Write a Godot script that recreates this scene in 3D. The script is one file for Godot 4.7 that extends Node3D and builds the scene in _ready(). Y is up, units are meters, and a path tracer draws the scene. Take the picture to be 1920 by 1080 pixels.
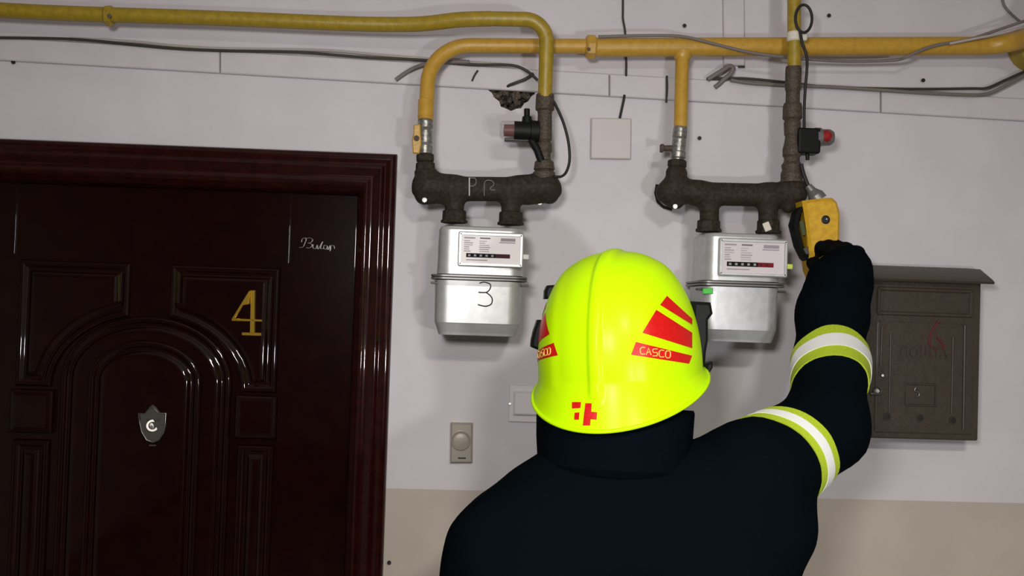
extends Node3D
# A firefighter with a handheld detector at two gas meters on a stairwell wall.
# World: wall surface is z = 0, +z comes out of the wall, y = 0 is the floor.

const FOCAL := 1680.0
const CAM := Vector3(0.0, 1.75, 1.85)
var cam_basis := Basis.from_euler(Vector3(deg_to_rad(1.2), deg_to_rad(-2.5), deg_to_rad(1.85)))
var origin_of := {}
var mat := {}

# ---------------------------------------------------------------- helpers: pixel -> place
func W(u: float, v: float, z := 0.0) -> Vector3:
	var d: Vector3 = cam_basis * Vector3((u - 960.0) / FOCAL, -(v - 540.0) / FOCAL, -1.0)
	return CAM + d * ((z - CAM.z) / d.z)

func px(n: float, z := 0.0) -> float:      # n photo pixels as metres at depth z
	return n * (CAM.z - z) / FOCAL

func project(p: Vector3) -> Vector2:
	var q: Vector3 = cam_basis.transposed() * (p - CAM)
	return Vector2(960.0 + FOCAL * q.x / -q.z, 540.0 - FOCAL * q.y / -q.z)

func WL(points: Array, z := 0.0) -> PackedVector3Array:
	var o := PackedVector3Array()
	for p in points:
		o.append(W(p[0], p[1], p[2] if p.size() > 2 else z))
	return o

# ---------------------------------------------------------------- helpers: meshes
class MB:
	var v := PackedVector3Array()
	var n := PackedVector3Array()
	var c := PackedColorArray()
	var use_color := false
	var col := Color(1, 1, 1)
	func tri(a: Vector3, b: Vector3, d: Vector3, na: Vector3, nb: Vector3, nd: Vector3):
		var x := (b - a).cross(d - a)
		if x.length_squared() < 1e-18:
			return
		if x.dot(na + nb + nd) > 0.0:
			v.append(a); v.append(d); v.append(b); n.append(na); n.append(nd); n.append(nb)
		else:
			v.append(a); v.append(b); v.append(d); n.append(na); n.append(nb); n.append(nd)
		if use_color:
			c.append(col); c.append(col); c.append(col)
	func quad(a: Vector3, b: Vector3, d: Vector3, e: Vector3, na: Vector3, nb: Vector3, nd: Vector3, ne: Vector3):
		tri(a, b, d, na, nb, nd)
		tri(a, d, e, na, nd, ne)
	func flat(a: Vector3, b: Vector3, d: Vector3, e: Vector3, nn: Vector3):
		quad(a, b, d, e, nn, nn, nn, nn)
	func mesh(o := Vector3.ZERO) -> ArrayMesh:
		var m := ArrayMesh.new()
		var arr := []
		arr.resize(Mesh.ARRAY_MAX)
		var w := PackedVector3Array()
		w.resize(v.size())
		for i in v.size():
			w[i] = v[i] - o
		arr[Mesh.ARRAY_VERTEX] = w
		arr[Mesh.ARRAY_NORMAL] = n
		if use_color:
			arr[Mesh.ARRAY_COLOR] = c
		m.add_surface_from_arrays(Mesh.PRIMITIVE_TRIANGLES, arr)
		return m

func perp(d: Vector3) -> Vector3:
	var s := Vector3.UP if absf(d.y) < 0.9 else Vector3.RIGHT
	return d.cross(s).normalized()

# turned profile from A towards B: prof holds (metres along, radius)
func lathe(mb: MB, a: Vector3, b: Vector3, prof: Array, sides := 20):
	var d := (b - a).normalized()
	var e1 := perp(d)
	var e2 := d.cross(e1)
	for k in prof.size() - 1:
		var t0: float = prof[k][0]; var r0: float = prof[k][1]
		var t1: float = prof[k + 1][0]; var r1: float = prof[k + 1][1]
		var sl := Vector2(t1 - t0, r1 - r0)
		if sl.length() < 1e-7:
			continue
		sl = sl.normalized()
		for i in sides:
			var q0 := TAU * i / sides
			var q1 := TAU * (i + 1) / sides
			var u0 := e1 * cos(q0) + e2 * sin(q0)
			var u1 := e1 * cos(q1) + e2 * sin(q1)
			var n0 := u0 * sl.x - d * sl.y
			var n1 := u1 * sl.x - d * sl.y
			if sides <= 8:
				n0 = ((n0 + n1) * 0.5).normalized(); n1 = n0
			mb.quad(a + d * t0 + u0 * r0, a + d * t1 + u0 * r1, a + d * t1 + u1 * r1, a + d * t0 + u1 * r0, n0, n0, n1, n1)

func cyl(mb: MB, a: Vector3, b: Vector3, r: float, sides := 18, bev := 0.0):
	var l := a.distance_to(b)
	if bev <= 0.0:
		bev = minf(r * 0.15, l * 0.2)
	lathe(mb, a, b, [[0, 0], [0, r - bev], [bev, r], [l - bev, r], [l, r - bev], [l, 0]], sides)

func tube(mb: MB, pts: PackedVector3Array, r: float, sides := 10, r_end := -1.0, closed := false):
	var cnt := pts.size()
	var d0 := (pts[1] - pts[0]).normalized()
	var e1 := perp(d0)
	var rings := []
	var rows := cnt + (1 if closed else 0)
	for i in rows:
		var k := i % cnt
		var dir: Vector3
		if closed:
			dir = (pts[(k + 1) % cnt] - pts[(k - 1 + cnt) % cnt]).normalized()
		else:
			dir = (pts[mini(k + 1, cnt - 1)] - pts[maxi(k - 1, 0)]).normalized()
		e1 = (e1 - dir * e1.dot(dir)).normalized()
		var e2 := dir.cross(e1)
		var rr := r if r_end < 0.0 else lerpf(r, r_end, float(i) / (cnt - 1))
		var ring := []
		for s in sides + 1:
			var q := TAU * s / sides
			var nn := e1 * cos(q) + e2 * sin(q)
			ring.append([pts[k] + nn * rr, nn])
		rings.append(ring)
	for i in rows - 1:
		for s in sides:
			var A = rings[i][s]; var B = rings[i + 1][s]; var C = rings[i + 1][s + 1]; var D = rings[i][s + 1]
			mb.quad(A[0], B[0], C[0], D[0], A[1], B[1], C[1], D[1])
	if not closed:
		for e in [0, rows - 1]:
			var nn: Vector3 = (pts[0] - pts[1]).normalized() if e == 0 else (pts[cnt - 1] - pts[cnt - 2]).normalized()
			for s in sides:
				mb.tri(pts[e], rings[e][s][0], rings[e][s + 1][0], nn, nn, nn)

func smooth_path(pts: PackedVector3Array, per := 6) -> PackedVector3Array:
	var o := PackedVector3Array()
	for i in pts.size() - 1:
		var p0 := pts[maxi(i - 1, 0)]
		var p3 := pts[mini(i + 2, pts.size() - 1)]
		for k in per:
			o.append(pts[i].cubic_interpolate(pts[i + 1], p0, p3, float(k) / per))
	o.append(pts[pts.size() - 1])
	return o

func fillet(pts: PackedVector3Array, radii: Array, seg := 10) -> PackedVector3Array:
	var o := PackedVector3Array()
	o.append(pts[0])
	for i in range(1, pts.size() - 1):
		var a := (pts[i - 1] - pts[i]).normalized()
		var b := (pts[i + 1] - pts[i]).normalized()
		var ang := acos(clampf(a.dot(b), -1, 1))
		var r: float = radii[i - 1]
		var cut := r / tan(ang / 2.0)
		var mid := (a + b).normalized()
		var cen := pts[i] + mid * (r / sin(ang / 2.0))
		var s := pts[i] + a * cut - cen
		var e := pts[i] + b * cut - cen
		for k in seg + 1:
			o.append(cen + s.slerp(e, float(k) / seg))
	o.append(pts[pts.size() - 1])
	return o

# rounded box
func rbox(mb: MB, cen: Vector3, size: Vector3, r: float, seg := 2, bs := Basis.IDENTITY):
	var h := size * 0.5
	r = minf(r, minf(h.x, minf(h.y, h.z)) * 0.999)
	var axes := []
	for ax in 3:
		var l := []
		for k in seg + 1:
			l.append(-h[ax] + r * (1.0 - tan((1.0 - float(k) / seg) * PI / 4.0)))
		for k in seg + 1:
			l.append(h[ax] - r * (1.0 - tan(float(k) / seg * PI / 4.0)))
		axes.append(l)
	for ax in 3:
		var b: int = (ax + 1) % 3
		var c: int = (ax + 2) % 3
		for sgn in [-1.0, 1.0]:
			for i in axes[b].size() - 1:
				for j in axes[c].size() - 1:
					var P := []
					for q in [[i, j], [i + 1, j], [i + 1, j + 1], [i, j + 1]]:
						var p := Vector3.ZERO
						p[ax] = sgn * h[ax]; p[b] = axes[b][q[0]]; p[c] = axes[c][q[1]]
						var inn := p.clamp(-(h - Vector3.ONE * r), h - Vector3.ONE * r)
						var dd := (p - inn).normalized()
						P.append(cen + bs * (inn + dd * r)); P.append(bs * dd)
					mb.quad(P[0], P[2], P[4], P[6], P[1], P[3], P[5], P[7])

# loft of a closed outline (Vector2, in metres) along a profile of (inset, height); en = ex x ey
func prism(mb: MB, out: PackedVector2Array, prof: Array, o: Vector3, ex := Vector3.RIGHT, ey := Vector3.UP, en := Vector3.BACK, cap_top := true, cap_bottom := false, smooth_prof := false):
	var area := 0.0
	var cnt := out.size()
	for i in cnt:
		area += out[i].cross(out[(i + 1) % cnt])
	if area < 0.0:
		out = out.duplicate(); out.reverse()
	var en_edge := []
	for i in cnt:
		var e := (out[(i + 1) % cnt] - out[i]).normalized()
		en_edge.append(Vector2(e.y, -e.x))
	var miter := []
	var soft := []
	for i in cnt:
		var n1: Vector2 = en_edge[(i - 1 + cnt) % cnt]
		var n2: Vector2 = en_edge[i]
		miter.append((n1 + n2) / maxf(1.0 + n1.dot(n2), 0.2))
		soft.append(n1.dot(n2) > 0.75)
	var pn := []
	for k in prof.size() - 1:
		var t := Vector2(prof[k + 1][0] - prof[k][0], prof[k + 1][1] - prof[k][1])
		pn.append(Vector2(t.y, t.x).normalized())     # (outward, up)
	for k in prof.size() - 1:
		var pa: Vector2 = pn[k]
		var pb: Vector2 = pn[k]
		if smooth_prof:
			if k > 0: pa = (pn[k] + pn[k - 1]).normalized()
			if k < pn.size() - 1: pb = (pn[k] + pn[k + 1]).normalized()
		for i in cnt:
			var j := (i + 1) % cnt
			var a0: Vector2 = out[i] - miter[i] * prof[k][0]
			var b0: Vector2 = out[j] - miter[j] * prof[k][0]
			var a1: Vector2 = out[i] - miter[i] * prof[k + 1][0]
			var b1: Vector2 = out[j] - miter[j] * prof[k + 1][0]
			var ni: Vector2 = miter[i].normalized() if soft[i] else en_edge[i]
			var nj: Vector2 = miter[j].normalized() if soft[j] else en_edge[i]
			var N := []
			for q in [[ni, pa], [nj, pa], [nj, pb], [ni, pb]]:
				N.append(((ex * q[0].x + ey * q[0].y) * q[1].x + en * q[1].y).normalized())
			mb.quad(o + ex * a0.x + ey * a0.y + en * prof[k][1], o + ex * b0.x + ey * b0.y + en * prof[k][1], o + ex * b1.x + ey * b1.y + en * prof[k + 1][1], o + ex * a1.x + ey * a1.y + en * prof[k + 1][1], N[0], N[1], N[2], N[3])
	for which in [0, 1]:
		if (which == 0 and not cap_bottom) or (which == 1 and not cap_top):
			continue
		var pr = prof[0] if which == 0 else prof[prof.size() - 1]
		var ring := PackedVector2Array()
		for i in cnt:
			ring.append(out[i] - miter[i] * pr[0])
		var idx := Geometry2D.triangulate_polygon(ring)
		var nn := -en if which == 0 else en
		for t in range(0, idx.size(), 3):
			var q := []
			for w in 3:
				q.append(o + ex * ring[idx[t + w]].x + ey * ring[idx[t + w]].y + en * pr[1])
			mb.tri(q[0], q[1], q[2], nn, nn, nn)

# polygon given in photo pixels, standing at depth z0, thickness th towards the camera
func slab_px(mb: MB, pts: Array, z0: float, th: float, bev := 0.001):
	var out := PackedVector2Array()
	for p in pts:
		var w := W(p[0], p[1], z0 + th)
		out.append(Vector2(w.x, w.y))
	prism(mb, out, [[0, 0], [0, th - bev], [bev, th]], Vector3(0, 0, z0), Vector3.RIGHT, Vector3.UP, Vector3.BACK, true, true)

func rect2(w: float, h: float, r := 0.0, seg := 4) -> PackedVector2Array:
	var o := PackedVector2Array()
	if r <= 0.0:
		return PackedVector2Array([Vector2(-w / 2, -h / 2), Vector2(w / 2, -h / 2), Vector2(w / 2, h / 2), Vector2(-w / 2, h / 2)])
	var cs := [[w / 2 - r, -h / 2 + r, -PI / 2], [w / 2 - r, h / 2 - r, 0.0], [-w / 2 + r, h / 2 - r, PI / 2], [-w / 2 + r, -h / 2 + r, PI]]
	for c in cs:
		for k in seg + 1:
			var q: float = c[2] + PI / 2 * k / seg
			o.append(Vector2(c[0] + r * cos(q), c[1] + r * sin(q)))
	return o

# smooth union of tapered capsules [a, b, ra, rb], meshed as surface nets
func field(bones: Array, k: float, p: Vector3) -> float:
	var f := 1.0
	for b in bones:
		var ba: Vector3 = b[1] - b[0]
		var pa: Vector3 = p - b[0]
		var h := clampf(pa.dot(ba) / maxf(ba.length_squared(), 1e-9), 0.0, 1.0)
		var d := (pa - ba * h).length() - lerpf(b[2], b[3], h)
		var m := maxf(k - absf(f - d), 0.0) / k
		f = minf(f, d) - m * m * k * 0.25
	return f

func sdf_mesh(mb: MB, bones: Array, k: float, cell: float, noise: FastNoiseLite = null, amp := 0.0):
	var lo := Vector3.ONE * 1e9
	var hi := Vector3.ONE * -1e9
	for b in bones:
		for e in 2:
			var R: Vector3 = Vector3.ONE * (b[2 + e] + 3.0 * cell)
			lo = lo.min(b[e] - R); hi = hi.max(b[e] + R)
	var nx := int((hi.x - lo.x) / cell) + 2
	var ny := int((hi.y - lo.y) / cell) + 2
	var nz := int((hi.z - lo.z) / cell) + 2
	var sy := nx
	var sz := nx * ny
	var F := PackedFloat32Array()
	F.resize(nx * ny * nz)
	F.fill(1.0)
	var mar := k + 2.5 * cell
	for b in bones:
		var a: Vector3 = b[0]
		var ba: Vector3 = b[1] - b[0]
		var il := 1.0 / maxf(ba.length_squared(), 1e-9)
		var ra: float = b[2]
		var dr: float = b[3] - b[2]
		var bl: Vector3 = (a - Vector3.ONE * (ra + mar)).min(b[1] - Vector3.ONE * (b[3] + mar)) - lo
		var bh: Vector3 = (a + Vector3.ONE * (ra + mar)).max(b[1] + Vector3.ONE * (b[3] + mar)) - lo
		for z in range(maxi(int(bl.z / cell), 0), mini(int(bh.z / cell) + 2, nz)):
			for y in range(maxi(int(bl.y / cell), 0), mini(int(bh.y / cell) + 2, ny)):
				var at := z * sz + y * sy
				for x in range(maxi(int(bl.x / cell), 0), mini(int(bh.x / cell) + 2, nx)):
					var pa := lo + Vector3(x, y, z) * cell - a
					var h := clampf(pa.dot(ba) * il, 0.0, 1.0)
					var d := (pa - ba * h).length() - ra - dr * h
					var f := F[at + x]
					var m := maxf(k - absf(f - d), 0.0) / k
					F[at + x] = minf(f, d) - m * m * k * 0.25
	if noise:
		for z in nz:
			for y in ny:
				var at := z * sz + y * sy
				for x in nx:
					if absf(F[at + x]) < 3.0 * cell:
						F[at + x] += noise.get_noise_3dv((lo + Vector3(x, y, z) * cell) * 100.0) * amp
	var vert := {}
	var pos := PackedVector3Array()
	var nor := PackedVector3Array()
	var offs := [0, 1, sy, sy + 1, sz, sz + 1, sz + sy, sz + sy + 1]
	var cor := [Vector3(0, 0, 0), Vector3(1, 0, 0), Vector3(0, 1, 0), Vector3(1, 1, 0), Vector3(0, 0, 1), Vector3(1, 0, 1), Vector3(0, 1, 1), Vector3(1, 1, 1)]
	var edges := [[0, 1], [2, 3], [4, 5], [6, 7], [0, 2], [1, 3], [4, 6], [5, 7], [0, 4], [1, 5], [2, 6], [3, 7]]
	for z in nz - 1:
		for y in ny - 1:
			var at := z * sz + y * sy
			for x in nx - 1:
				var i := at + x
				if absf(F[i]) > 2.0 * cell:
					continue
				var s0 := F[i] < 0.0
				var mixed := false
				for q in 8:
					if (F[i + offs[q]] < 0.0) != s0:
						mixed = true
						break
				if not mixed:
					continue
				var sum := Vector3.ZERO
				var m := 0
				for e in edges:
					var fa := F[i + offs[e[0]]]
					var fb := F[i + offs[e[1]]]
					if (fa < 0.0) != (fb < 0.0):
						sum += cor[e[0]].lerp(cor[e[1]], fa / (fa - fb))
						m += 1
				vert[i] = pos.size()
				pos.append(lo + (Vector3(x, y, z) + sum / m) * cell)
				var g := Vector3(F[i + 1] + F[i + 1 + sy] + F[i + 1 + sz] + F[i + 1 + sy + sz] - F[i] - F[i + sy] - F[i + sz] - F[i + sy + sz], F[i + sy] + F[i + sy + 1] + F[i + sy + sz] + F[i + sy + sz + 1] - F[i] - F[i + 1] - F[i + sz] - F[i + 1 + sz], F[i + sz] + F[i + sz + 1] + F[i + sz + sy] + F[i + sz + sy + 1] - F[i] - F[i + 1] - F[i + sy] - F[i + sy + 1])
				nor.append(g.normalized())
	var steps := [1, sy, sz]
	for i in vert:
		for ax in 3:
			if (F[i] < 0.0) == (F[i + steps[ax]] < 0.0):
				continue
			var b: int = steps[(ax + 1) % 3]
			var c: int = steps[(ax + 2) % 3]
			if not (vert.has(i - b) and vert.has(i - c) and vert.has(i - b - c)):
				continue
			var q := [vert[i], vert[i - b], vert[i - b - c], vert[i - c]]
			mb.quad(pos[q[0]], pos[q[1]], pos[q[2]], pos[q[3]], nor[q[0]], nor[q[1]], nor[q[2]], nor[q[3]])

# ---------------------------------------------------------------- helpers: nodes
func tag(o: Node, label: String, category: String, group := ""):
	o.set_meta("label", label)
	o.set_meta("category", category)
	if group != "":
		o.set_meta("group", group)

func thing(called: String, label: String, category: String, at: Vector3, group := "") -> Node3D:
	var o := Node3D.new()
	o.name = called
	add_child(o, true)
	o.position = at
	origin_of[o] = at
	tag(o, label, category, group)
	return o

func structure(called: String, at := Vector3.ZERO, label := "") -> Node3D:
	var o := Node3D.new()
	o.name = called
	add_child(o, true)
	o.position = at
	origin_of[o] = at
	o.set_meta("kind", "structure")
	if label != "":
		o.set_meta("label", label)
	return o

func part(called: String, mb: MB, m: Material, parent: Node3D, label := "") -> MeshInstance3D:
	var o := MeshInstance3D.new()
	o.name = called
	o.mesh = mb.mesh(origin_of[parent])
	o.material_override = m
	o.cast_shadow = GeometryInstance3D.SHADOW_CASTING_SETTING_ON
	parent.add_child(o, true)
	origin_of[o] = origin_of[parent]
	if label != "":
		o.set_meta("label", label)
	return o

func solo(called: String, mb: MB, m: Material, label: String, category: String, at: Vector3, group := "") -> MeshInstance3D:
	var o := MeshInstance3D.new()
	o.name = called
	o.mesh = mb.mesh(at)
	o.material_override = m
	add_child(o, true)
	o.position = at
	origin_of[o] = at
	tag(o, label, category, group)
	return o

# ---------------------------------------------------------------- materials
func noise_tex(sd: int, freq: float, lo: Color, hi: Color, oct := 4, bias := 0.0, size := 256) -> ImageTexture:
	var f := FastNoiseLite.new()
	f.seed = sd
	f.frequency = freq
	f.fractal_octaves = oct
	var im := f.get_seamless_image(size, size)
	im.convert(Image.FORMAT_RGB8)
	for y in size:
		for x in size:
			var t := clampf(im.get_pixel(x, y).r + bias, 0, 1)
			t = smoothstep(0.2, 0.8, t)
			im.set_pixel(x, y, lo.lerp(hi, t))
	return ImageTexture.create_from_image(im)

func normal_tex(sd: int, freq: float, strength: float, size := 256) -> ImageTexture:
	var f := FastNoiseLite.new()
	f.seed = sd
	f.frequency = freq
	f.fractal_octaves = 4
	var im := f.get_seamless_image(size, size)
	im.convert(Image.FORMAT_RGBA8)
	im.bump_map_to_normal_map(strength)
	return ImageTexture.create_from_image(im)

func rgb(r: int, g: int, b: int) -> Color:
	return Color8(r, g, b)

func plain(c: Color, rough := 0.6, metal := 0.0) -> StandardMaterial3D:
	var m := StandardMaterial3D.new()
	m.albedo_color = c
	m.roughness = rough
	m.metallic = metal
	return m

func mottled(sd: int, lo: Color, hi: Color, scale: float, rough := 0.6, metal := 0.0, freq := 0.03, bump := 0.0) -> StandardMaterial3D:
	var m := StandardMaterial3D.new()
	m.albedo_texture = noise_tex(sd, freq, lo, hi)
	m.roughness = rough
	m.metallic = metal
	m.uv1_triplanar = true
	m.uv1_world_triplanar = true
	m.uv1_scale = Vector3.ONE * scale
	if bump > 0.0:
		m.normal_enabled = true
		m.normal_texture = normal_tex(sd + 50, freq * 2.0, 4.0)
		m.normal_scale = bump
	return m

func make_materials():
	mat.wall = mottled(1, rgb(197, 192, 195), rgb(202, 197, 200), 0.9, 0.75, 0.0, 0.02, 0.03)
	mat.dado = mottled(2, rgb(177, 166, 155), rgb(183, 172, 160), 0.9, 0.6, 0.0, 0.02, 0.03)
	mat.room = plain(rgb(190, 184, 178), 0.8)
	mat.floor = mottled(3, rgb(96, 90, 84), rgb(124, 116, 108), 1.5, 0.6)
	mat.door = mottled(4, rgb(19, 3, 3), rgb(24, 5, 4), 2.0, 0.3)
	mat.door.metallic_specular = 0.12
	mat.door.clearcoat_enabled = true
	mat.door.clearcoat = 0.8
	mat.door.clearcoat_roughness = 0.04
	mat.frame = mottled(5, rgb(30, 6, 5), rgb(42, 10, 8), 3.0, 0.3)
	mat.frame.metallic_specular = 0.15
	mat.frame.clearcoat_enabled = true
	mat.frame.clearcoat = 0.8
	mat.frame.clearcoat_roughness = 0.05
	mat.yellow = mottled(6, rgb(176, 136, 46), rgb(188, 146, 54), 7.0, 0.38, 0.0, 0.03, 0.1)
	mat.yellow_old = mottled(7, rgb(142, 121, 28), rgb(160, 134, 36), 7.0, 0.4, 0.0, 0.03, 0.1)
	mat.iron = mottled(8, rgb(40, 34, 28), rgb(58, 50, 42), 9.0, 0.6, 0.0, 0.04, 0.5)
	mat.iron.metallic_specular = 0.25
	mat.rust = mottled(9, rgb(50, 40, 32), rgb(84, 72, 58), 12.0, 0.65, 0.0, 0.06, 0.6)
	mat.steel = mottled(10, rgb(120, 118, 112), rgb(168, 166, 160), 14.0, 0.35, 0.7)
	mat.silver = mottled(11, rgb(186, 186, 185), rgb(196, 196, 195), 5.0, 0.42, 0.55)
	mat.silver_dark = plain(rgb(118, 116, 114), 0.4, 0.5)
	mat.seal_rim = plain(rgb(72, 68, 64), 0.5, 0.3)
	mat.black = plain(rgb(18, 19, 19), 0.5)
	mat.black.metallic_specular = 0.3
	mat.rubber = plain(rgb(18, 17, 17), 0.6)
	mat.white_plastic = plain(rgb(206, 200, 200), 0.5)
	mat.trunking = mottled(12, rgb(195, 190, 192), rgb(200, 195, 197), 1.5, 0.6)
	mat.box_plastic = plain(rgb(192, 184, 182), 0.5)
	mat.grey_cable = plain(rgb(112, 104, 100), 0.6)
	mat.dark_cable = plain(rgb(52, 46, 43), 0.6)
	mat.pale_cable = plain(rgb(168, 160, 156), 0.6)
	mat.red = plain(rgb(140, 20, 24), 0.45)
	mat.dull_red = plain(rgb(100, 22, 26), 0.5)
	mat.clear = plain(Color(0.6, 0.58, 0.56, 0.14), 0.1)
	mat.clear.transparency = BaseMaterial3D.TRANSPARENCY_ALPHA
	mat.helmet = plain(rgb(198, 248, 5), 0.42)
	mat.helmet.metallic_specular = 0.15
	mat.helmet.clearcoat_enabled = true
	mat.helmet.clearcoat = 0.1
	mat.helmet.clearcoat_roughness = 0.25
	mat.sticker_red = mottled(13, rgb(196, 10, 8), rgb(214, 22, 18), 20.0, 0.4)
	mat.gold = plain(rgb(236, 196, 96), 0.4)
	mat.brass = plain(rgb(232, 190, 70), 0.22, 0.9)
	mat.chrome = plain(rgb(128, 124, 120), 0.3, 0.85)
	mat.hivis = mottled(14, rgb(166, 190, 30), rgb(184, 206, 44), 20.0, 0.7, 0.0, 0.05, 0.2)
	mat.silver_tape = plain(rgb(240, 240, 238), 0.4)
	mat.detector = mottled(15, rgb(190, 146, 24), rgb(206, 160, 34), 9.0, 0.45)
	mat.screen = plain(rgb(74, 86, 60), 0.2)
	mat.mailbox = mottled(16, rgb(57, 49, 40), rgb(62, 54, 44), 6.0, 0.42, 0.0, 0.03, 0.15)
	mat.mail_ink = plain(rgb(86, 28, 26), 0.8)
	mat.chalk = plain(rgb(190, 184, 178), 0.9)
	mat.chalk_faint = plain(rgb(116, 109, 101), 0.9)
	mat.ink = plain(rgb(46, 44, 48), 0.7)
	mat.bell = plain(rgb(166, 158, 148), 0.3, 0.3)
	mat.rubble = mottled(17, rgb(40, 33, 27), rgb(112, 98, 86), 16.0, 0.95, 0.0, 0.06, 0.8)
	mat.lime = plain(rgb(188, 204, 84), 0.5)
	mat.green = plain(rgb(70, 190, 60), 0.4)
	mat.tape = plain(rgb(208, 200, 184), 0.7)
	mat.cloth = mottled(18, rgb(12, 15, 19), rgb(16, 20, 24), 5.0, 0.85, 0.0, 0.05, 0.25)
	mat.cloth.metallic_specular = 0.06
	mat.body = mat.cloth.duplicate()
	mat.body.albedo_texture = null
	mat.body.albedo_color = Color(0.0022, 0.0042, 0.0061).linear_to_srgb()
	mat.skin = plain(rgb(176, 132, 110), 0.5)
	mat.body.metallic_specular = 0.06
	mat.glove = plain(rgb(14, 15, 17), 0.8)
	mat.glove.metallic_specular = 0.1
	mat.lamp_body = plain(rgb(30, 30, 32), 0.5)
	mat.glow = plain(rgb(255, 255, 255), 0.5)
	mat.glow.emission_enabled = true
	mat.glow.emission = Color(1, 0.96, 0.95)
	mat.glow.emission_energy_multiplier = 4.0

# ---------------------------------------------------------------- camera and light
func unseen_lamp_on_stand(at: Vector3, look: Vector3, size: Vector2, energy: float, col: Color, label: String):  # unseen lamp with housing and tripod, out of view, lighting wall and figure
	var t := thing("unseen_lamp", label, "lamp", Vector3(at.x, 0, at.z))
	var dir := (look - at).normalized()
	var bs := Basis.looking_at(dir, Vector3.UP)
	var mb := MB.new()
	rbox(mb, at - dir * 0.035, Vector3(size.x + 0.04, size.y + 0.04, 0.06), 0.008, 2, bs)
	part("housing", mb, mat.lamp_body, t)
	mb = MB.new()
	rbox(mb, at, Vector3(size.x, size.y, 0.006), 0.002, 1, bs)
	part("lamp_panel", mb, mat.glow, t)
	mb = MB.new()
	var foot := Vector3(at.x, 0.55, at.z) - Vector3(dir.x, 0, dir.z).normalized() * 0.035
	cyl(mb, foot - Vector3(0, 0.1, 0), Vector3(foot.x, at.y - size.y / 2 - 0.01, foot.z), 0.012)
	part("pole", mb, mat.lamp_body, t)
	for k in 3:
		mb = MB.new()
		var q := TAU * k / 3.0 + 0.5
		cyl(mb, foot, Vector3(foot.x + 0.4 * cos(q), 0.009, foot.z + 0.4 * sin(q)), 0.009, 8)
		part("leg", mb, mat.lamp_body, t)
	var l := AreaLight3D.new()
	l.name = "unseen_lamp_light"
	l.area_size = size
	l.light_energy = energy
	l.light_color = col
	l.shadow_enabled = true
	add_child(l)
	l.global_transform = Transform3D(bs, at + dir * 0.012)

func camera_and_light():
	var cam := Camera3D.new()
	cam.name = "camera"
	cam.fov = rad_to_deg(2.0 * atan(540.0 / FOCAL))
	cam.near = 0.02
	add_child(cam)
	cam.transform = Transform3D(cam_basis, CAM)
	cam.current = true
	var we := WorldEnvironment.new()
	we.name = "environment"
	var e := Environment.new()
	e.background_mode = Environment.BG_COLOR
	e.background_color = Color(0, 0, 0)
	e.tonemap_mode = Environment.TONE_MAPPER_LINEAR
	e.tonemap_exposure = 1.05
	e.sdfgi_enabled = true
	e.ssao_enabled = true
	e.ssil_enabled = true
	we.environment = e
	add_child(we)

const KEY_ENERGY := 1.5
const SIDE_ENERGY := 0.65
const CEILING_ENERGY := 4.2

func lights():
	unseen_lamp_on_stand(Vector3(-0.20, 1.98, 1.95), Vector3(0.35, 1.75, 0), Vector2(0.22, 0.16), KEY_ENERGY, Color(1, 0.985, 0.985), "unseen panel lamp on a tall tripod, out of view, lighting the wall from upper left")
	unseen_lamp_on_stand(Vector3(0.62, 1.5, 1.95), Vector3(0.1, 1.7, 0), Vector2(0.10, 0.07), SIDE_ENERGY, Color(0.97, 0.97, 1.0), "unseen small lamp on a low tripod, out of view, lighting meters and door from the right")
	# unseen ceiling lamp behind the camera, lights the wall from above
	var at := Vector3(0.5, 2.71, 2.5)
	var t := thing("unseen_ceiling_lamp", "unseen round ceiling lamp behind the camera, lighting the wall from above", "lamp", at)
	var mb := MB.new()
	lathe(mb, at + Vector3(0, 0.04, 0), at - Vector3(0, 1, 0), [[0, 0], [0, 0.17], [0.03, 0.17], [0.03, 0.0]], 32)
	part("base", mb, mat.white_plastic, t)
	mb = MB.new()
	lathe(mb, at + Vector3(0, 0.01, 0), at - Vector3(0, 1, 0), [[0, 0.155], [0.03, 0.15], [0.055, 0.12], [0.07, 0.07], [0.075, 0.0]], 32)
	part("diffuser", mb, mat.glow, t)
	var l := AreaLight3D.new()
	l.name = "unseen_ceiling_light"
	l.area_size = Vector2(0.28, 0.28)
	l.light_energy = CEILING_ENERGY
	l.light_color = Color(1.0, 0.99, 0.94)
	l.shadow_enabled = true
	add_child(l)
	l.global_transform = Transform3D(Basis.looking_at(Vector3.DOWN, Vector3.FORWARD), at - Vector3(0, 0.09, 0))

# ---------------------------------------------------------------- room
const HOLE := [[908, 160], [914, 168], [922, 174], [928, 184], [936, 190], [939, 200], [950, 204], [958, 208], [968, 204], [977, 203], [983, 194], [990, 190], [997, 180], [1003, 176], [1004, 162]]
var door_x := 0.0
var door_half := 0.0
var door_top := 0.0
var dado_y := 0.0

func box_struct(called: String, lo: Vector3, hi: Vector3, m: Material):
	var t := structure(called, Vector3((lo.x + hi.x) / 2, lo.y, (lo.z + hi.z) / 2))
	var mb := MB.new()
	rbox(mb, (lo + hi) / 2, hi - lo, 0.003, 1)
	part("surface", mb, m, t)

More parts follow.
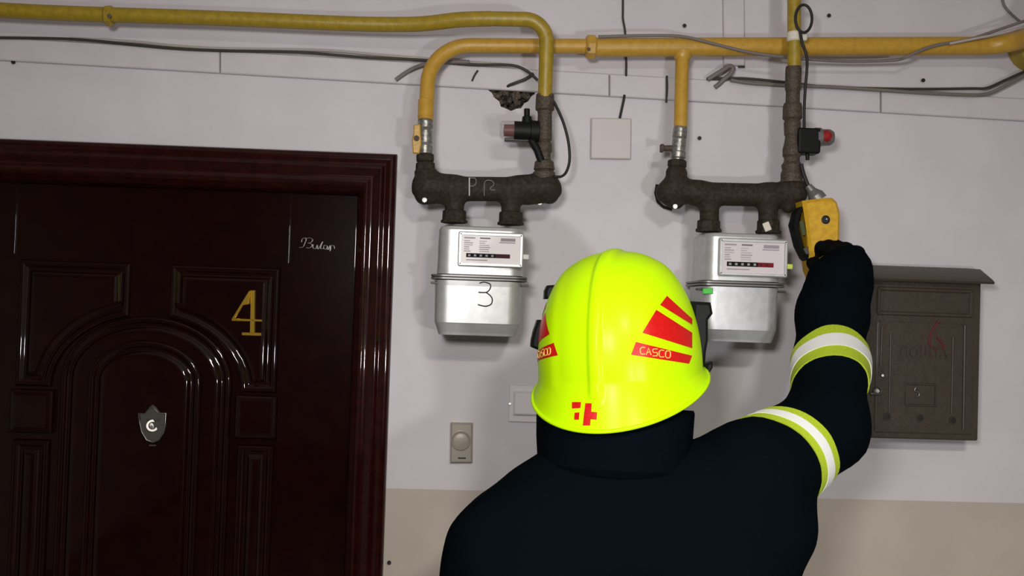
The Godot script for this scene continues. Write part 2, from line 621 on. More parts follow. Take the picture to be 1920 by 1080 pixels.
func room():
	door_x = W(277, 700, -0.03).x
	door_half = W(733, 650, 0.0).x - door_x
	door_top = W(400, 278, 0.0).y
	dado_y = (W(800, 918).y + W(1750, 939).y) / 2
	var X := 2.6
	var H := 2.75
	var Z := 9.0
	box_struct("floor", Vector3(-X - 0.2, -0.15, -0.25), Vector3(X + 0.2, 0, Z + 0.2), mat.floor)
	box_struct("ceiling", Vector3(-X - 0.2, H, -0.25), Vector3(X + 0.2, H + 0.15, Z + 0.2), mat.room)
	box_struct("wall_left", Vector3(-X - 0.2, 0, -0.2), Vector3(-X, H, Z + 0.2), mat.room)
	box_struct("wall_right", Vector3(X, 0, -0.2), Vector3(X + 0.2, H, Z + 0.2), mat.room)
	box_struct("unseen_wall_front", Vector3(-X, 0, Z), Vector3(X, H, Z + 0.2), mat.room)  # out of view, set far back so the glossy door mirrors little light
	var t := structure("wall_back", Vector3(0, 0, 0))
	# plaster above, oil paint below, with the door opening and the broken hole cut out
	for k in 2:
		var y0 := dado_y if k == 0 else 0.0
		var y1 := H if k == 0 else dado_y
		var box := CSGBox3D.new()
		box.name = "plaster" if k == 0 else "painted_dado"
		box.size = Vector3(2 * X, y1 - y0, 0.2)
		box.position = Vector3(0, (y0 + y1) / 2, -0.1)
		box.material = mat.wall if k == 0 else mat.dado
		t.add_child(box)
		var cut := CSGBox3D.new()
		cut.name = "door_opening"
		cut.operation = CSGShape3D.OPERATION_SUBTRACTION
		cut.size = Vector3(door_half * 2 - 0.02, door_top - 0.01, 0.6)
		cut.position = Vector3(door_x, (door_top - 0.01) / 2, 0) - box.position
		cut.position.z = 0
		cut.material = box.material
		box.add_child(cut)
		if k == 0:
			var poly := CSGPolygon3D.new()
			poly.name = "broken_hole"
			poly.operation = CSGShape3D.OPERATION_SUBTRACTION
			var pp := PackedVector2Array()
			for p in HOLE:
				var w := W(p[0], p[1])
				pp.append(Vector2(w.x, w.y))
			poly.polygon = pp
			poly.depth = 0.06
			poly.material = mat.wall
			box.add_child(poly)
			poly.position = -box.position + Vector3(0, 0, 0.03)
	# crumbled masonry that shows in the hole
	var mb := MB.new()
	var nz := FastNoiseLite.new()
	nz.seed = 5
	nz.frequency = 0.9
	var cc := W(955, 178)
	for i in 24:
		for j in 14:
			var P := []
			for q in [[i, j], [i + 1, j], [i + 1, j + 1], [i, j + 1]]:
				var p := cc + Vector3((q[0] / 24.0 - 0.5) * 0.125, (q[1] / 14.0 - 0.5) * 0.075, 0)
				p.z = -0.016 + 0.022 * nz.get_noise_2d(p.x * 180.0, p.y * 180.0)
				P.append(p)
			var nn: Vector3 = -(P[1] - P[0]).cross(P[3] - P[0]).normalized()
			if nn.z < 0: nn = -nn
			mb.tri(P[0], P[1], P[2], nn, nn, nn)
			var n2: Vector3 = (P[2] - P[0]).cross(P[3] - P[0]).normalized()
			if n2.z < 0: n2 = -n2
			mb.tri(P[0], P[2], P[3], n2, n2, n2)
	part("crumbled_masonry", mb, mat.rubble, t, "dark crumbled brick and mortar in a broken hole")
	var rng := RandomNumberGenerator.new()
	rng.seed = 3
	for k in 16:
		mb = MB.new()
		var c := W(rng.randf_range(922, 990), rng.randf_range(164, 198), -0.006)
		var s := rng.randf_range(0.006, 0.014)
		rbox(mb, c, Vector3(s * 1.5, s, s), s * 0.3, 1, Basis.from_euler(Vector3(rng.randf() * 3, rng.randf() * 3, rng.randf() * 3)))
		part("rubble_piece", mb, mat.rubble, t)

# ---------------------------------------------------------------- door
func door():
	var t := structure("door_1", Vector3(door_x, 0, -0.03), "dark mahogany entrance door with pressed arch panels")
	var zd := -0.03
	# casing with stepped mouldings
	var f := structure("trim_1", Vector3(door_x, 0, 0), "dark mahogany moulded door casing")
	var outl := PackedVector2Array([Vector2(-door_half, 0.0), Vector2(door_half, 0.0), Vector2(door_half, door_top), Vector2(-door_half, door_top)])
	var mb := MB.new()
	prism(mb, outl, [[0, -0.02], [0, 0.016], [0.004, 0.021], [0.016, 0.022], [0.02, 0.018], [0.024, 0.018], [0.028, 0.024], [0.034, 0.024], [0.04, 0.014], [0.052, 0.010], [0.057, 0.016], [0.062, 0.016], [0.067, 0.004], [0.076, -0.002], [0.080, -0.012], [0.082, -0.034]], Vector3(door_x, 0, 0), Vector3.RIGHT, Vector3.UP, Vector3.BACK, false, false, true)
	part("casing", mb, mat.frame, f)
	# leaf
	mb = MB.new()
	var lh := door_half - 0.081
	rbox(mb, Vector3(door_x, (door_top - 0.081) / 2 + 0.01, zd - 0.025), Vector3(lh * 2, door_top - 0.081 - 0.02, 0.05), 0.003, 1)
	part("leaf", mb, mat.door, t)
	var prof := [[0, -0.001], [0.001, 0.004], [0.004, 0.0085], [0.008, 0.0095], [0.012, 0.0075], [0.015, 0.0025], [0.019, 0.0015], [0.023, 0.003], [0.026, 0.0075], [0.030, 0.0095], [0.035, 0.0098]]
	var loc := func(u, v): 
		var w := W(u, v, zd)
		return Vector2(w.x - door_x, w.y)
	# upper corner panels around the arch
	var right := PackedVector2Array()
	var tl: Vector2 = loc.call(322, 498)
	var tr: Vector2 = loc.call(535, 500)
	var br: Vector2 = loc.call(512, 737)
	var ax: Vector2 = loc.call(452, 737)
	var xr := (tr.x + br.x) / 2
	var yt := (tl.y + tr.y) / 2
	right.append(Vector2(tl.x, yt)); right.append(Vector2(xr, yt)); right.append(Vector2(xr, br.y)); right.append(Vector2(ax.x, br.y))
	var arch_h: float = loc.call(277, 592).y - br.y
	for k in range(1, 12):
		var q := PI / 2 * k / 12.0
		var x := ax.x * cos(q)
		if x <= tl.x + 0.004:
			break
		right.append(Vector2(x, br.y + arch_h * sin(q)))
	right.append(Vector2(tl.x, br.y + arch_h * sqrt(1.0 - pow(tl.x / ax.x, 2))))
	var left := PackedVector2Array()
	for p in right:
		left.append(Vector2(-p.x, p.y))
	var jam := right[1].x
	for o in [right, left]:
		mb = MB.new()
		prism(mb, o, prof, Vector3(door_x, 0, zd), Vector3.RIGHT, Vector3.UP, Vector3.BACK, true, false, true)
		part("raised_panel", mb, mat.door, t)
	# central arched panel: raised surround, then inner arched field
	var y_low := 0.95
	for spec in [[ax.x - 0.018, arch_h - 0.02, 0.0], [loc.call(381, 735).x, loc.call(277, 655).y - br.y, 0.0098]]:
		var hw: float = spec[0]
		var ah: float = spec[1]
		var o := PackedVector2Array([Vector2(-hw, y_low), Vector2(hw, y_low)])
		if spec[2] > 0: o = PackedVector2Array([Vector2(-hw, y_low + 0.07), Vector2(hw, y_low + 0.07)])
		for k in 21:
			var q := PI * k / 20.0
			o.append(Vector2(hw * cos(q), br.y + 0.02 + ah * sin(q)))
		mb = MB.new()
		prism(mb, o, prof, Vector3(door_x, 0, zd + spec[2] * 0.98), Vector3.RIGHT, Vector3.UP, Vector3.BACK, true, false, true)
		part("arched_panel", mb, mat.door, t)
	# capital blocks and lower side panels
	var c0: Vector2 = loc.call(444, 740)
	var c1: Vector2 = loc.call(530, 822)
	var s0: Vector2 = loc.call(436, 832)
	for sg in [1.0, -1.0]:
		mb = MB.new()
		var o := PackedVector2Array([Vector2(sg * (ax.x - 0.008), c1.y), Vector2(sg * (jam + 0.004), c1.y), Vector2(sg * (jam + 0.004), c0.y), Vector2(sg * (ax.x - 0.008), c0.y)])
		prism(mb, o, [[0, -0.001], [0, 0.011], [0.003, 0.014], [0.012, 0.015]], Vector3(door_x, 0, zd), Vector3.RIGHT, Vector3.UP, Vector3.BACK, true, false, true)
		part("capital_block", mb, mat.door, t)
		mb = MB.new()
		o = PackedVector2Array([Vector2(sg * (ax.x - 0.003), y_low), Vector2(sg * jam, y_low), Vector2(sg * jam, s0.y), Vector2(sg * (ax.x - 0.003), s0.y)])
		prism(mb, o, prof, Vector3(door_x, 0, zd), Vector3.RIGHT, Vector3.UP, Vector3.BACK, true, false, true)
		part("side_panel", mb, mat.door, t)
		mb = MB.new()
		var seam := W(545, 365, zd)
		var xs: float = door_x + sg * (W(543, 430, zd).x - door_x)
		rbox(mb, Vector3(xs, (seam.y + yt) / 2 + 0.01, zd + 0.001), Vector3(0.003, seam.y - yt, 0.005), 0.001, 1)
		part("seam_bead", mb, mat.door, t)
		mb = MB.new()
		prism(mb, PackedVector2Array([Vector2(sg * tl.x * 0.0 - 0.2, 0.1), Vector2(sg * 0.0 + 0.2, 0.1), Vector2(0.2, 0.8), Vector2(-0.2, 0.8)]), prof, Vector3(door_x, 0, zd), Vector3.RIGHT, Vector3.UP, Vector3.BACK, true, false, true)
		if sg > 0:
			part("lower_panel", mb, mat.door, t)
	# brass numeral
	mb = MB.new()
	var zf := zd + 0.0098
	slab_px(mb, [[470, 544], [478, 544], [477, 624], [468, 624]], zf, 0.006)
	part("door_number", mb, mat.brass, t, "polished brass numeral 4")
	mb = MB.new()
	slab_px(mb, [[466, 546], [470, 544], [467, 570], [456, 572], [441, 597], [434, 600], [434, 598]], zf, 0.005)
	part("number_diagonal", mb, mat.brass, t)
	mb = MB.new()
	slab_px(mb, [[434, 597], [491, 599], [491, 603], [434, 602]], zf, 0.006)
	part("number_crossbar", mb, mat.brass, t)
	mb = MB.new()
	slab_px(mb, [[453, 623], [489, 624], [489, 630], [453, 629]], zf, 0.006)
	part("number_foot", mb, mat.brass, t)
	# script name in thin metal
	var strokes := [
		[[561, 464], [568, 463], [572, 455], [574, 449], [572, 446], [567, 448], [565, 454]],
		[[572, 448], [580, 446], [586, 449], [584, 454], [577, 456], [583, 457], [585, 461], [580, 465], [574, 464]],
		[[587, 458], [587, 465], [592, 466], [595, 459], [595, 467]],
		[[597, 467], [601, 460], [605, 453], [602, 461], [601, 466], [605, 466]],
		[[613, 461], [608, 460], [607, 466], [612, 467], [614, 461], [614, 468]],
		[[616, 468], [619, 460], [619, 471], [621, 461], [626, 461], [627, 466]]]
	for s in strokes:
		mb = MB.new()
		tube(mb, smooth_path(WL(s, zd + 0.001), 4), 0.0011, 6)
		part("script_letter", mb, mat.chrome, t)
	# cast emblem round the peephole
	mb = MB.new()
	var ze := zd + 0.0194
	slab_px(mb, [[260, 775], [272, 775], [279, 764], [285, 759], [291, 764], [298, 774], [311, 775], [309, 785], [311, 795], [307, 812], [298, 826], [286, 831], [275, 826], [265, 810], [261, 793], [262, 785]], ze - 0.0002, 0.005, 0.002)
	var em := part("emblem", mb, mat.seal_rim, t, "small cast metal shield emblem")
	mb = MB.new()
	tube(mb, WL([[260, 775], [272, 776], [279, 768], [285, 763], [291, 768], [298, 775], [311, 775], [310, 795], [306, 812], [297, 825], [286, 829], [275, 825], [266, 810], [262, 793]], ze + 0.005), 0.0016, 6, -1, true)
	part("emblem_rim", mb, mat.chrome, em)
	mb = MB.new()
	lathe(mb, W(286, 798, ze + 0.004), W(286, 798, ze + 0.05), [[0, 0.013], [0.003, 0.012], [0.003, 0.008], [0.001, 0.006], [0.002, 0.0]], 16)
	part("peephole", mb, mat.chrome, em)
	mb = MB.new()
	tube(mb, WL([[276, 787], [284, 786]], ze + 0.005), 0.002, 6)
	tube(mb, WL([[288, 787], [301, 787]], ze + 0.005), 0.002, 6)
	part("emblem_scroll", mb, mat.chrome, em)
	mb = MB.new()
	tube(mb, WL([[280, 835], [293, 835]], ze - 0.001), 0.002, 6)
	part("emblem_foot", mb, mat.chrome, em)

# ---------------------------------------------------------------- pipes
func pipes():
	var mb := MB.new()
	# run from the left, then down to the meter marked 3
	var zA := 0.115
	var A := thing("gas_pipe", "long yellow gas pipe elbowing down to the meter marked 3", "pipe", W(600, 42, 0.0))
	tube(mb, fillet(smooth_path(WL([[-120, 12, 0.07], [100, 24, 0.07], [400, 34, 0.07], [640, 44, 0.075], [740, 46, 0.08], [800, 44, 0.09], [860, 37, 0.105], [920, 35, zA]]), 5), [0.3, 0.3, 0.3, 0.3, 0.3, 0.3, 0.3, 0.3, 0.3, 0.3, 0.3, 0.3, 0.3, 0.3, 0.3, 0.3, 0.3, 0.3, 0.3, 0.3, 0.3, 0.3, 0.3, 0.3, 0.3, 0.3, 0.3, 0.3, 0.3, 0.3, 0.3, 0.3, 0.3, 0.3], 1), 0.0148, 18)
	part("pipe", mb, mat.yellow_old, A)
	mb = MB.new()
	tube(mb, fillet(WL([[915, 35, zA], [1026, 37, zA], [1022, 182, 0.10]]), [0.042]), 0.0142, 18)
	part("elbow_pipe", mb, mat.yellow_old, A)
	mb = MB.new()
	cyl(mb, W(198, 29.5, 0.07), W(212, 30.3, 0.07), 0.0205, 8, 0.003)
	part("coupling", mb, mat.yellow_old, A)
	mb = MB.new()
	cyl(mb, W(205, 30, 0.088), W(205, 30, 0.094), 0.004, 8)
	part("set_screw", mb, mat.rust, A)
	# header with the two drops
	var zB := 0.06
	var B := thing("gas_pipe", "yellow gas header pipe crossing the wall with a tee between the meters", "pipe", W(1280, 88, 0.0))
	mb = MB.new()
	tube(mb, fillet(WL([[1112, 87, zB], [806, 85, zB + 0.005], [798, 226, 0.095]]), [0.085]), 0.0148, 18)
	part("bend_pipe", mb, mat.yellow, B)
	mb = MB.new()
	cyl(mb, W(798.5, 187, 0.088), W(797.5, 223, 0.095), 0.0152, 18)
	part("union", mb, mat.yellow, B)
	mb = MB.new()
	cyl(mb, W(1098, 87.5, zB), W(1118, 88.5, zB), 0.0245, 8, 0.004)
	part("coupling", mb, mat.yellow, B)
	mb = MB.new()
	cyl(mb, W(1104, 92, zB + 0.023), W(1104, 92, zB + 0.028), 0.0035, 8)
	part("set_screw", mb, mat.rust, B)
	mb = MB.new()
	var turn := W(1893, 86, zB)
	tube(mb, fillet(PackedVector3Array([W(1110, 89, zB), turn, turn + Vector3(0, 0.0, 0.45)]), [0.06]), 0.0188, 20)
	part("header", mb, mat.yellow, B)
	mb = MB.new()
	tube(mb, WL([[1280, 92, zB], [1278, 150, zB + 0.012], [1276, 241, 0.085]]), 0.0135, 18)
	lathe(mb, W(1280, 100, zB), W(1278, 150, zB + 0.01), [[0, 0.019], [0.008, 0.0175], [0.016, 0.0138]], 18)
	part("drop_pipe", mb, mat.yellow, B)
	# riser
	var C := thing("gas_pipe", "vertical yellow and rusty gas riser wrapped with white tape", "pipe", W(1488, 60, 0.0))
	mb = MB.new()
	tube(mb, WL([[1489, -90, 0.115], [1489, 130, 0.11]]), 0.0132, 18)
	part("pipe", mb, mat.yellow_old, C)
	mb = MB.new()
	lathe(mb, W(1488, 124, 0.11), W(1486, 200, 0.10), [[0, 0], [0, 0.0145], [0.006, 0.0158], [0.045, 0.0158], [0.05, 0.0138], [0.085, 0.0138]], 18)
	part("rusty_nipple", mb, mat.rust, C)
	mb = MB.new()
	cyl(mb, W(1489, 60, 0.113), W(1489, 78, 0.113), 0.0145, 18)
	rbox(mb, W(1504, 69, 0.117), Vector3(0.02, 0.016, 0.010), 0.004)
	part("tape_wrap", mb, mat.tape, C)
	# wide pipe end beside the header's turn
	mb = MB.new()
	var T := thing("pipe_sleeve", "wide olive pipe sleeve under the header's turn", "pipe", W(1925, 100, 0.0))
	cyl(mb, W(1930, 92, 0.0), W(1930, 92, 0.0) + Vector3(0, 0, 0.05), 0.05, 24, 0.004)
	part("sleeve", mb, mat.yellow_old, T)

# fittings along a near-vertical leg; rows of [v, radius in px]
func leg(mb: MB, u0: float, v0: float, u1: float, v1: float, z: float, rows: Array, sides := 18):
	var a := W(u0, v0, z)
	var b := W(u1, v1, z)
	var L := a.distance_to(b)
	var prof := []
	for r in rows:
		prof.append([(r[0] - v0) / (v1 - v0) * L, px(r[1], z)])
	lathe(mb, a, b, prof, sides)

func manifold(label: String, base: Vector3, bones_px: Array, z: float, nuts: Array, bolts: Array) -> Node3D:
	var t := thing("meter_manifold", label, "pipe fitting", base)
	var bones := []
	for b in bones_px:
		bones.append([W(b[0], b[1], z), W(b[2], b[3], z), px(b[4], z), px(b[5], z)])
	var mb := MB.new()
	sdf_mesh(mb, bones, 0.012, 0.0035)
	part("cast_body", mb, mat.iron, t)
	for nt in nuts:
		mb = MB.new()
		var zz := z
		lathe(mb, W(nt[0], nt[1], zz), W(nt[0] - 0.5, nt[2], zz), [[0, 0], [0, px(19, zz)], [0.002, px(22, zz)], [px(nt[2] - nt[1] - 5, zz), px(22.5, zz)], [px(nt[2] - nt[1] - 5, zz), px(25, zz)], [px(nt[2] - nt[1], zz), px(25, zz)], [px(nt[2] - nt[1], zz), 0]], 8)
		part("union_nut", mb, mat.iron, t)
	for bt in bolts:
		mb = MB.new()
		cyl(mb, W(bt[0], bt[1], 0.0), W(bt[0], bt[1], bt[2]), 0.0055, 8)
		part("bolt", mb, mat.steel, t)
	return t

func strokes_part(called: String, list: Array, z: float, r: float, m: Material, parent: Node3D, label := ""):
	var mb := MB.new()
	for s in list:
		tube(mb, smooth_path(WL(s, z), 4), r, 6)
	part(called, mb, m, parent, label)

func fittings():
	# ---- meter marked 3
	var z := 0.092
	var t := manifold("dark cast iron manifold chalk-marked P, above the meter marked 3", W(905, 380, 0.0), [
		[800, 326, 801, 345, 18, 24], [801, 347, 850, 353, 27, 24], [850, 354, 975, 355, 23, 23], [975, 354, 1022, 349, 24, 27], [1022, 348, 1020, 332, 25, 17],
		[795, 362, 795, 368, 20, 16], [1034, 360, 1032, 368, 18, 14], [852, 355, 852, 400, 18, 18], [957, 358, 958, 402, 18, 18], [812, 372, 830, 372, 9, 9], [990, 378, 1010, 376, 6, 6]], z,
		[[852, 394, 418], [958, 397, 422]], [[796, 375, z + 0.022], [1012, 380, z + 0.003]])
	strokes_part("chalk_stroke", [[[880, 333], [880, 367]]], z + 0.0242, 0.0014, mat.chalk, t)
	strokes_part("chalk_mark", [[[880, 334], [890, 334], [893, 341], [889, 348], [882, 349]], [[908, 367], [909, 341], [922, 339], [926, 346], [920, 352], [921, 356], [929, 356]]], z + 0.0242, 0.001, mat.chalk_faint, t, "faint chalk letters P and P2")
	# left leg
	t = thing("ball_valve", "steel ball valve with a yellow lever beside the dark door", "valve", W(797, 290, 0.0))
	var mb := MB.new()
	leg(mb, 798, 224, 797, 294, z, [[224, 0], [224, 13], [228, 14.5], [240, 14.5], [243, 12], [246, 13.5], [268, 13.5], [271, 12], [274, 14], [288, 14], [290, 12], [294, 12]])
	part("valve_body", mb, mat.steel, t)
	mb = MB.new()
	slab_px(mb, [[775, 234], [788, 232], [789, 250], [790, 270], [786, 288], [774, 287], [772, 262], [775, 250]], z + 0.010, 0.006, 0.002)
	part("lever", mb, mat.yellow, t, "yellow lever handle")
	mb = MB.new()
	cyl(mb, W(781, 259, z - 0.004), W(781, 259, z + 0.022), 0.0055, 8)
	part("lever_nut", mb, mat.rust, t)
	mb = MB.new()
	leg(mb, 797, 289, 798, 334, z, [[289, 0], [289, 15], [291, 16.5], [302, 16.5], [304, 14.5], [306, 17.5], [318, 18.5], [321, 20.5], [334, 20.5]], 8)
	part("union_nut", mb, mat.iron, t)
	# right leg with the shut-off valve
	t = thing("shutoff_valve", "black shut-off valve with a dull red window facing the door", "valve", W(1022, 330, 0.0))
	mb = MB.new()
	leg(mb, 1022, 176, 1020, 338, z + 0.004, [[176, 0], [176, 15], [178, 17], [198, 18], [206, 18], [209, 14], [212, 14], [214, 13.5], [230, 14], [262, 14], [266, 11.5], [270, 14], [284, 15], [288, 12.5], [300, 12.5], [304, 18], [318, 20], [320, 17], [324, 21], [338, 21]])
	part("fitting_stack", mb, mat.rust, t)
	mb = MB.new()
	var p0 := W(1010, 247, z + 0.006)
	var p1 := W(966, 245, z + 0.006)
	lathe(mb, p0, p1, [[0, 0], [0, px(19)], [px(14), px(20)], [px(15), px(17)], [px(44), px(17)], [px(44), 0]], 20)
	part("housing", mb, mat.black, t)
	mb = MB.new()
	cyl(mb, W(988, 236, z + 0.006), W(988, 204, z + 0.006), 0.006, 10)
	lathe(mb, W(988, 236, z + 0.006), W(988, 204, z + 0.006), [[0, 0.011], [0.018, 0.009], [0.02, 0.005]], 12)
	part("cable_gland", mb, mat.black, t)
	mb = MB.new()
	rbox(mb, W(972, 263, z + 0.0), Vector3(0.055, 0.006, 0.02), 0.002)
	part("bracket", mb, mat.seal_rim, t)
	mb = MB.new()
	tube(mb, WL([[996, 262, z + 0.008], [1008, 282, z + 0.012], [1016, 305, z + 0.014]]), 0.008, 10)
	part("side_arm", mb, mat.black, t)
	mb = MB.new()
	lathe(mb, p1, W(938, 244, z + 0.006), [[0, px(11)], [px(20), px(10.5)], [px(21), 0]], 18)
	part("reset_button", mb, mat.dull_red, t, "dull red reset button")
	mb = MB.new()
	lathe(mb, p1, W(938, 244, z + 0.006), [[0, px(17)], [px(24), px(16.5)], [px(28), px(13)], [px(28), 0]], 20)
	part("clear_cap", mb, mat.clear, t, "clear plastic cap")
	mb = MB.new()
	tube(mb, smooth_path(WL([[1038, 190, z + 0.012], [1048, 210, z + 0.014], [1058, 235, z + 0.014], [1066, 268, z + 0.012], [1068, 300, z + 0.01], [1062, 322, z + 0.012], [1052, 331, z + 0.016], [1038, 331, z + 0.02]]), 5), 0.0028, 8)
	solo("cable", mb, mat.rubber, "black cable curving down beside the red-windowed valve of meter 3", "cable", W(1060, 260, 0.0))
	# ---- meter by the firefighter's arm
	z = 0.092
	t = manifold("dark cast iron manifold above the meter behind the helmet", W(1380, 388, 0.0), [
		[1268, 326, 1266, 350, 18, 22], [1264, 355, 1310, 362, 24, 23], [1310, 363, 1440, 366, 22, 22], [1440, 366, 1488, 362, 22, 24], [1488, 360, 1484, 335, 23, 18],
		[1249, 362, 1253, 366, 20, 18], [1264, 380, 1270, 382, 12, 10], [1478, 388, 1490, 385, 12, 10], [1330, 368, 1330, 415, 18, 18], [1440, 370, 1440, 417, 18, 18]], z,
		[[1329, 413, 435], [1441, 413, 438]], [[1266, 387, z + 0.016], [1478, 392, z + 0.004]])
	mb = MB.new()
	tube(mb, WL([[1232, 346, 0.02], [1229, 362, 0.02], [1233, 378, 0.02], [1244, 388, 0.02], [1260, 393, 0.02]]), 0.003, 8)
	part("shadow_crescent", mb, mat.black, t)  # black tube stands in for the shadow crescent left of the elbow
	mb = MB.new()
	rbox(mb, W(1438, 425, z + 0.024), Vector3(0.014, 0.018, 0.004), 0.0018, 1, Basis(Vector3.BACK, 0.4))
	part("tape_scrap", mb, mat.tape, t, "torn scrap of cream tape")
	t = thing("ball_valve", "steel ball valve with a stub spindle beside the square cover plate", "valve", W(1272, 300, 0.0))
	mb = MB.new()
	leg(mb, 1276, 238, 1270, 304, z - 0.005, [[238, 0], [238, 12.5], [242, 13.5], [258, 14], [260, 12.5], [262, 13.5], [284, 13.5], [286, 15], [296, 15], [298, 12.5], [304, 12.5]])
	part("valve_body", mb, mat.steel, t)
	mb = MB.new()
	cyl(mb, W(1262, 278, z - 0.005), W(1244, 278, z - 0.005), 0.006, 10)
	rbox(mb, W(1241, 278, z - 0.005), Vector3(0.007, 0.016, 0.012), 0.002)
	part("spindle", mb, mat.rust, t)
	mb = MB.new()
	leg(mb, 1270, 300, 1268, 334, z, [[300, 0], [300, 15], [302, 18], [312, 18.5], [314, 16.5], [316, 18], [322, 20.5], [334, 20.5]], 8)
	part("union_nut", mb, mat.iron, t)
	t = thing("shutoff_valve", "black shut-off valve with a bright red button above the detector", "valve", W(1485, 335, 0.0))
	mb = MB.new()
	leg(mb, 1486, 194, 1484, 342, z + 0.006, [[194, 0], [194, 16], [200, 18], [222, 18.5], [226, 14.5], [232, 16], [252, 15], [256, 13], [268, 14.5], [280, 17.5], [292, 17.5], [296, 14.5], [304, 15], [310, 19.5], [320, 18], [326, 20.5], [342, 20.5]])
	part("fitting_stack", mb, mat.rust, t)
	mb = MB.new()
	rbox(mb, W(1512, 266, z + 0.008), Vector3(px(42), px(46), 0.036), 0.005)
	part("housing", mb, mat.black, t)
	mb = MB.new()
	lathe(mb, W(1528, 258, z + 0.008), W(1562, 258, z + 0.008), [[0, 0], [0, px(18)], [px(9), px(18)], [px(11), px(15.5)], [px(26), px(15)], [px(32), px(12)], [px(32), 0]], 20)
	part("button_collar", mb, mat.silver_dark, t)
	mb = MB.new()
	var rb := W(1548, 256, z + 0.016)
	lathe(mb, rb, rb + Vector3(0.1, 0.01, 0.4), [[0, px(11.5)], [0.006, px(10.5)], [0.011, px(7)], [0.013, 0]], 18)
	part("reset_button", mb, mat.red, t, "bright red reset button")
	mb = MB.new()
	cyl(mb, W(1514, 288, z + 0.008), W(1514, 300, z + 0.008), 0.004, 8)
	part("cable_gland", mb, mat.black, t)
	mb = MB.new()
	var loop := PackedVector3Array()
	for k in 24:
		var q := TAU * k / 24.0
		loop.append(W(1507 + 15.5 * sin(q), 35 - 26 * cos(q), 0.13))
	tube(mb, loop, 0.0028, 8, -1, true)
	tube(mb, smooth_path(WL([[1500, 58, 0.13], [1504, 80, 0.132], [1512, 104, 0.13], [1513, 130, 0.128], [1510, 165, 0.122], [1508, 205, 0.118], [1508, 245, 0.11]]), 5), 0.003, 8)
	solo("cable", mb, mat.rubber, "black cable looped and tied to the yellow riser, dropping to the red button", "cable", W(1508, 120, 0.0))

# ---------------------------------------------------------------- meters
func label_plate(sd: int, second: bool) -> ImageTexture:
	var im := Image.create(192, 108, false, Image.FORMAT_RGB8)
	im.fill(rgb(232, 226, 228) if not second else rgb(206, 198, 200))
	var rng := RandomNumberGenerator.new()
	rng.seed = sd
	var grey := rgb(150, 142, 148)
	im.fill_rect(Rect2i(8, 8, 36, 5), grey)
	im.fill_rect(Rect2i(60, 8, 34, 5), rgb(110, 104, 106))
	im.fill_rect(Rect2i(128, 8, 48, 12), rgb(150, 144, 150))
	im.fill_rect(Rect2i(124, 23, 52, 4), rgb(150, 144, 150))
	for k in 6:
		var y := 20 + k * 8
		im.fill_rect(Rect2i(8, y, rng.randi_range(14, 30), 4), grey.lightened(rng.randf() * 0.3))
		im.fill_rect(Rect2i(58, y, rng.randi_range(16, 36), 4), grey.lightened(rng.randf() * 0.3))
	var y0 := 70
	im.fill_rect(Rect2i(16, y0, 96, 16), rgb(24, 22, 24))
	im.fill_rect(Rect2i(112, y0, 48, 16), rgb(120, 30, 40) if second else rgb(70, 40, 44))
	for k in 7:
		im.fill_rect(Rect2i(22 + k * 19, y0 + 4, 8, 8), rgb(150, 146, 146) if k < 5 else rgb(60, 40, 44))
	im.fill_rect(Rect2i(16, 94, 70, 4), grey)
	return ImageTexture.create_from_image(im)

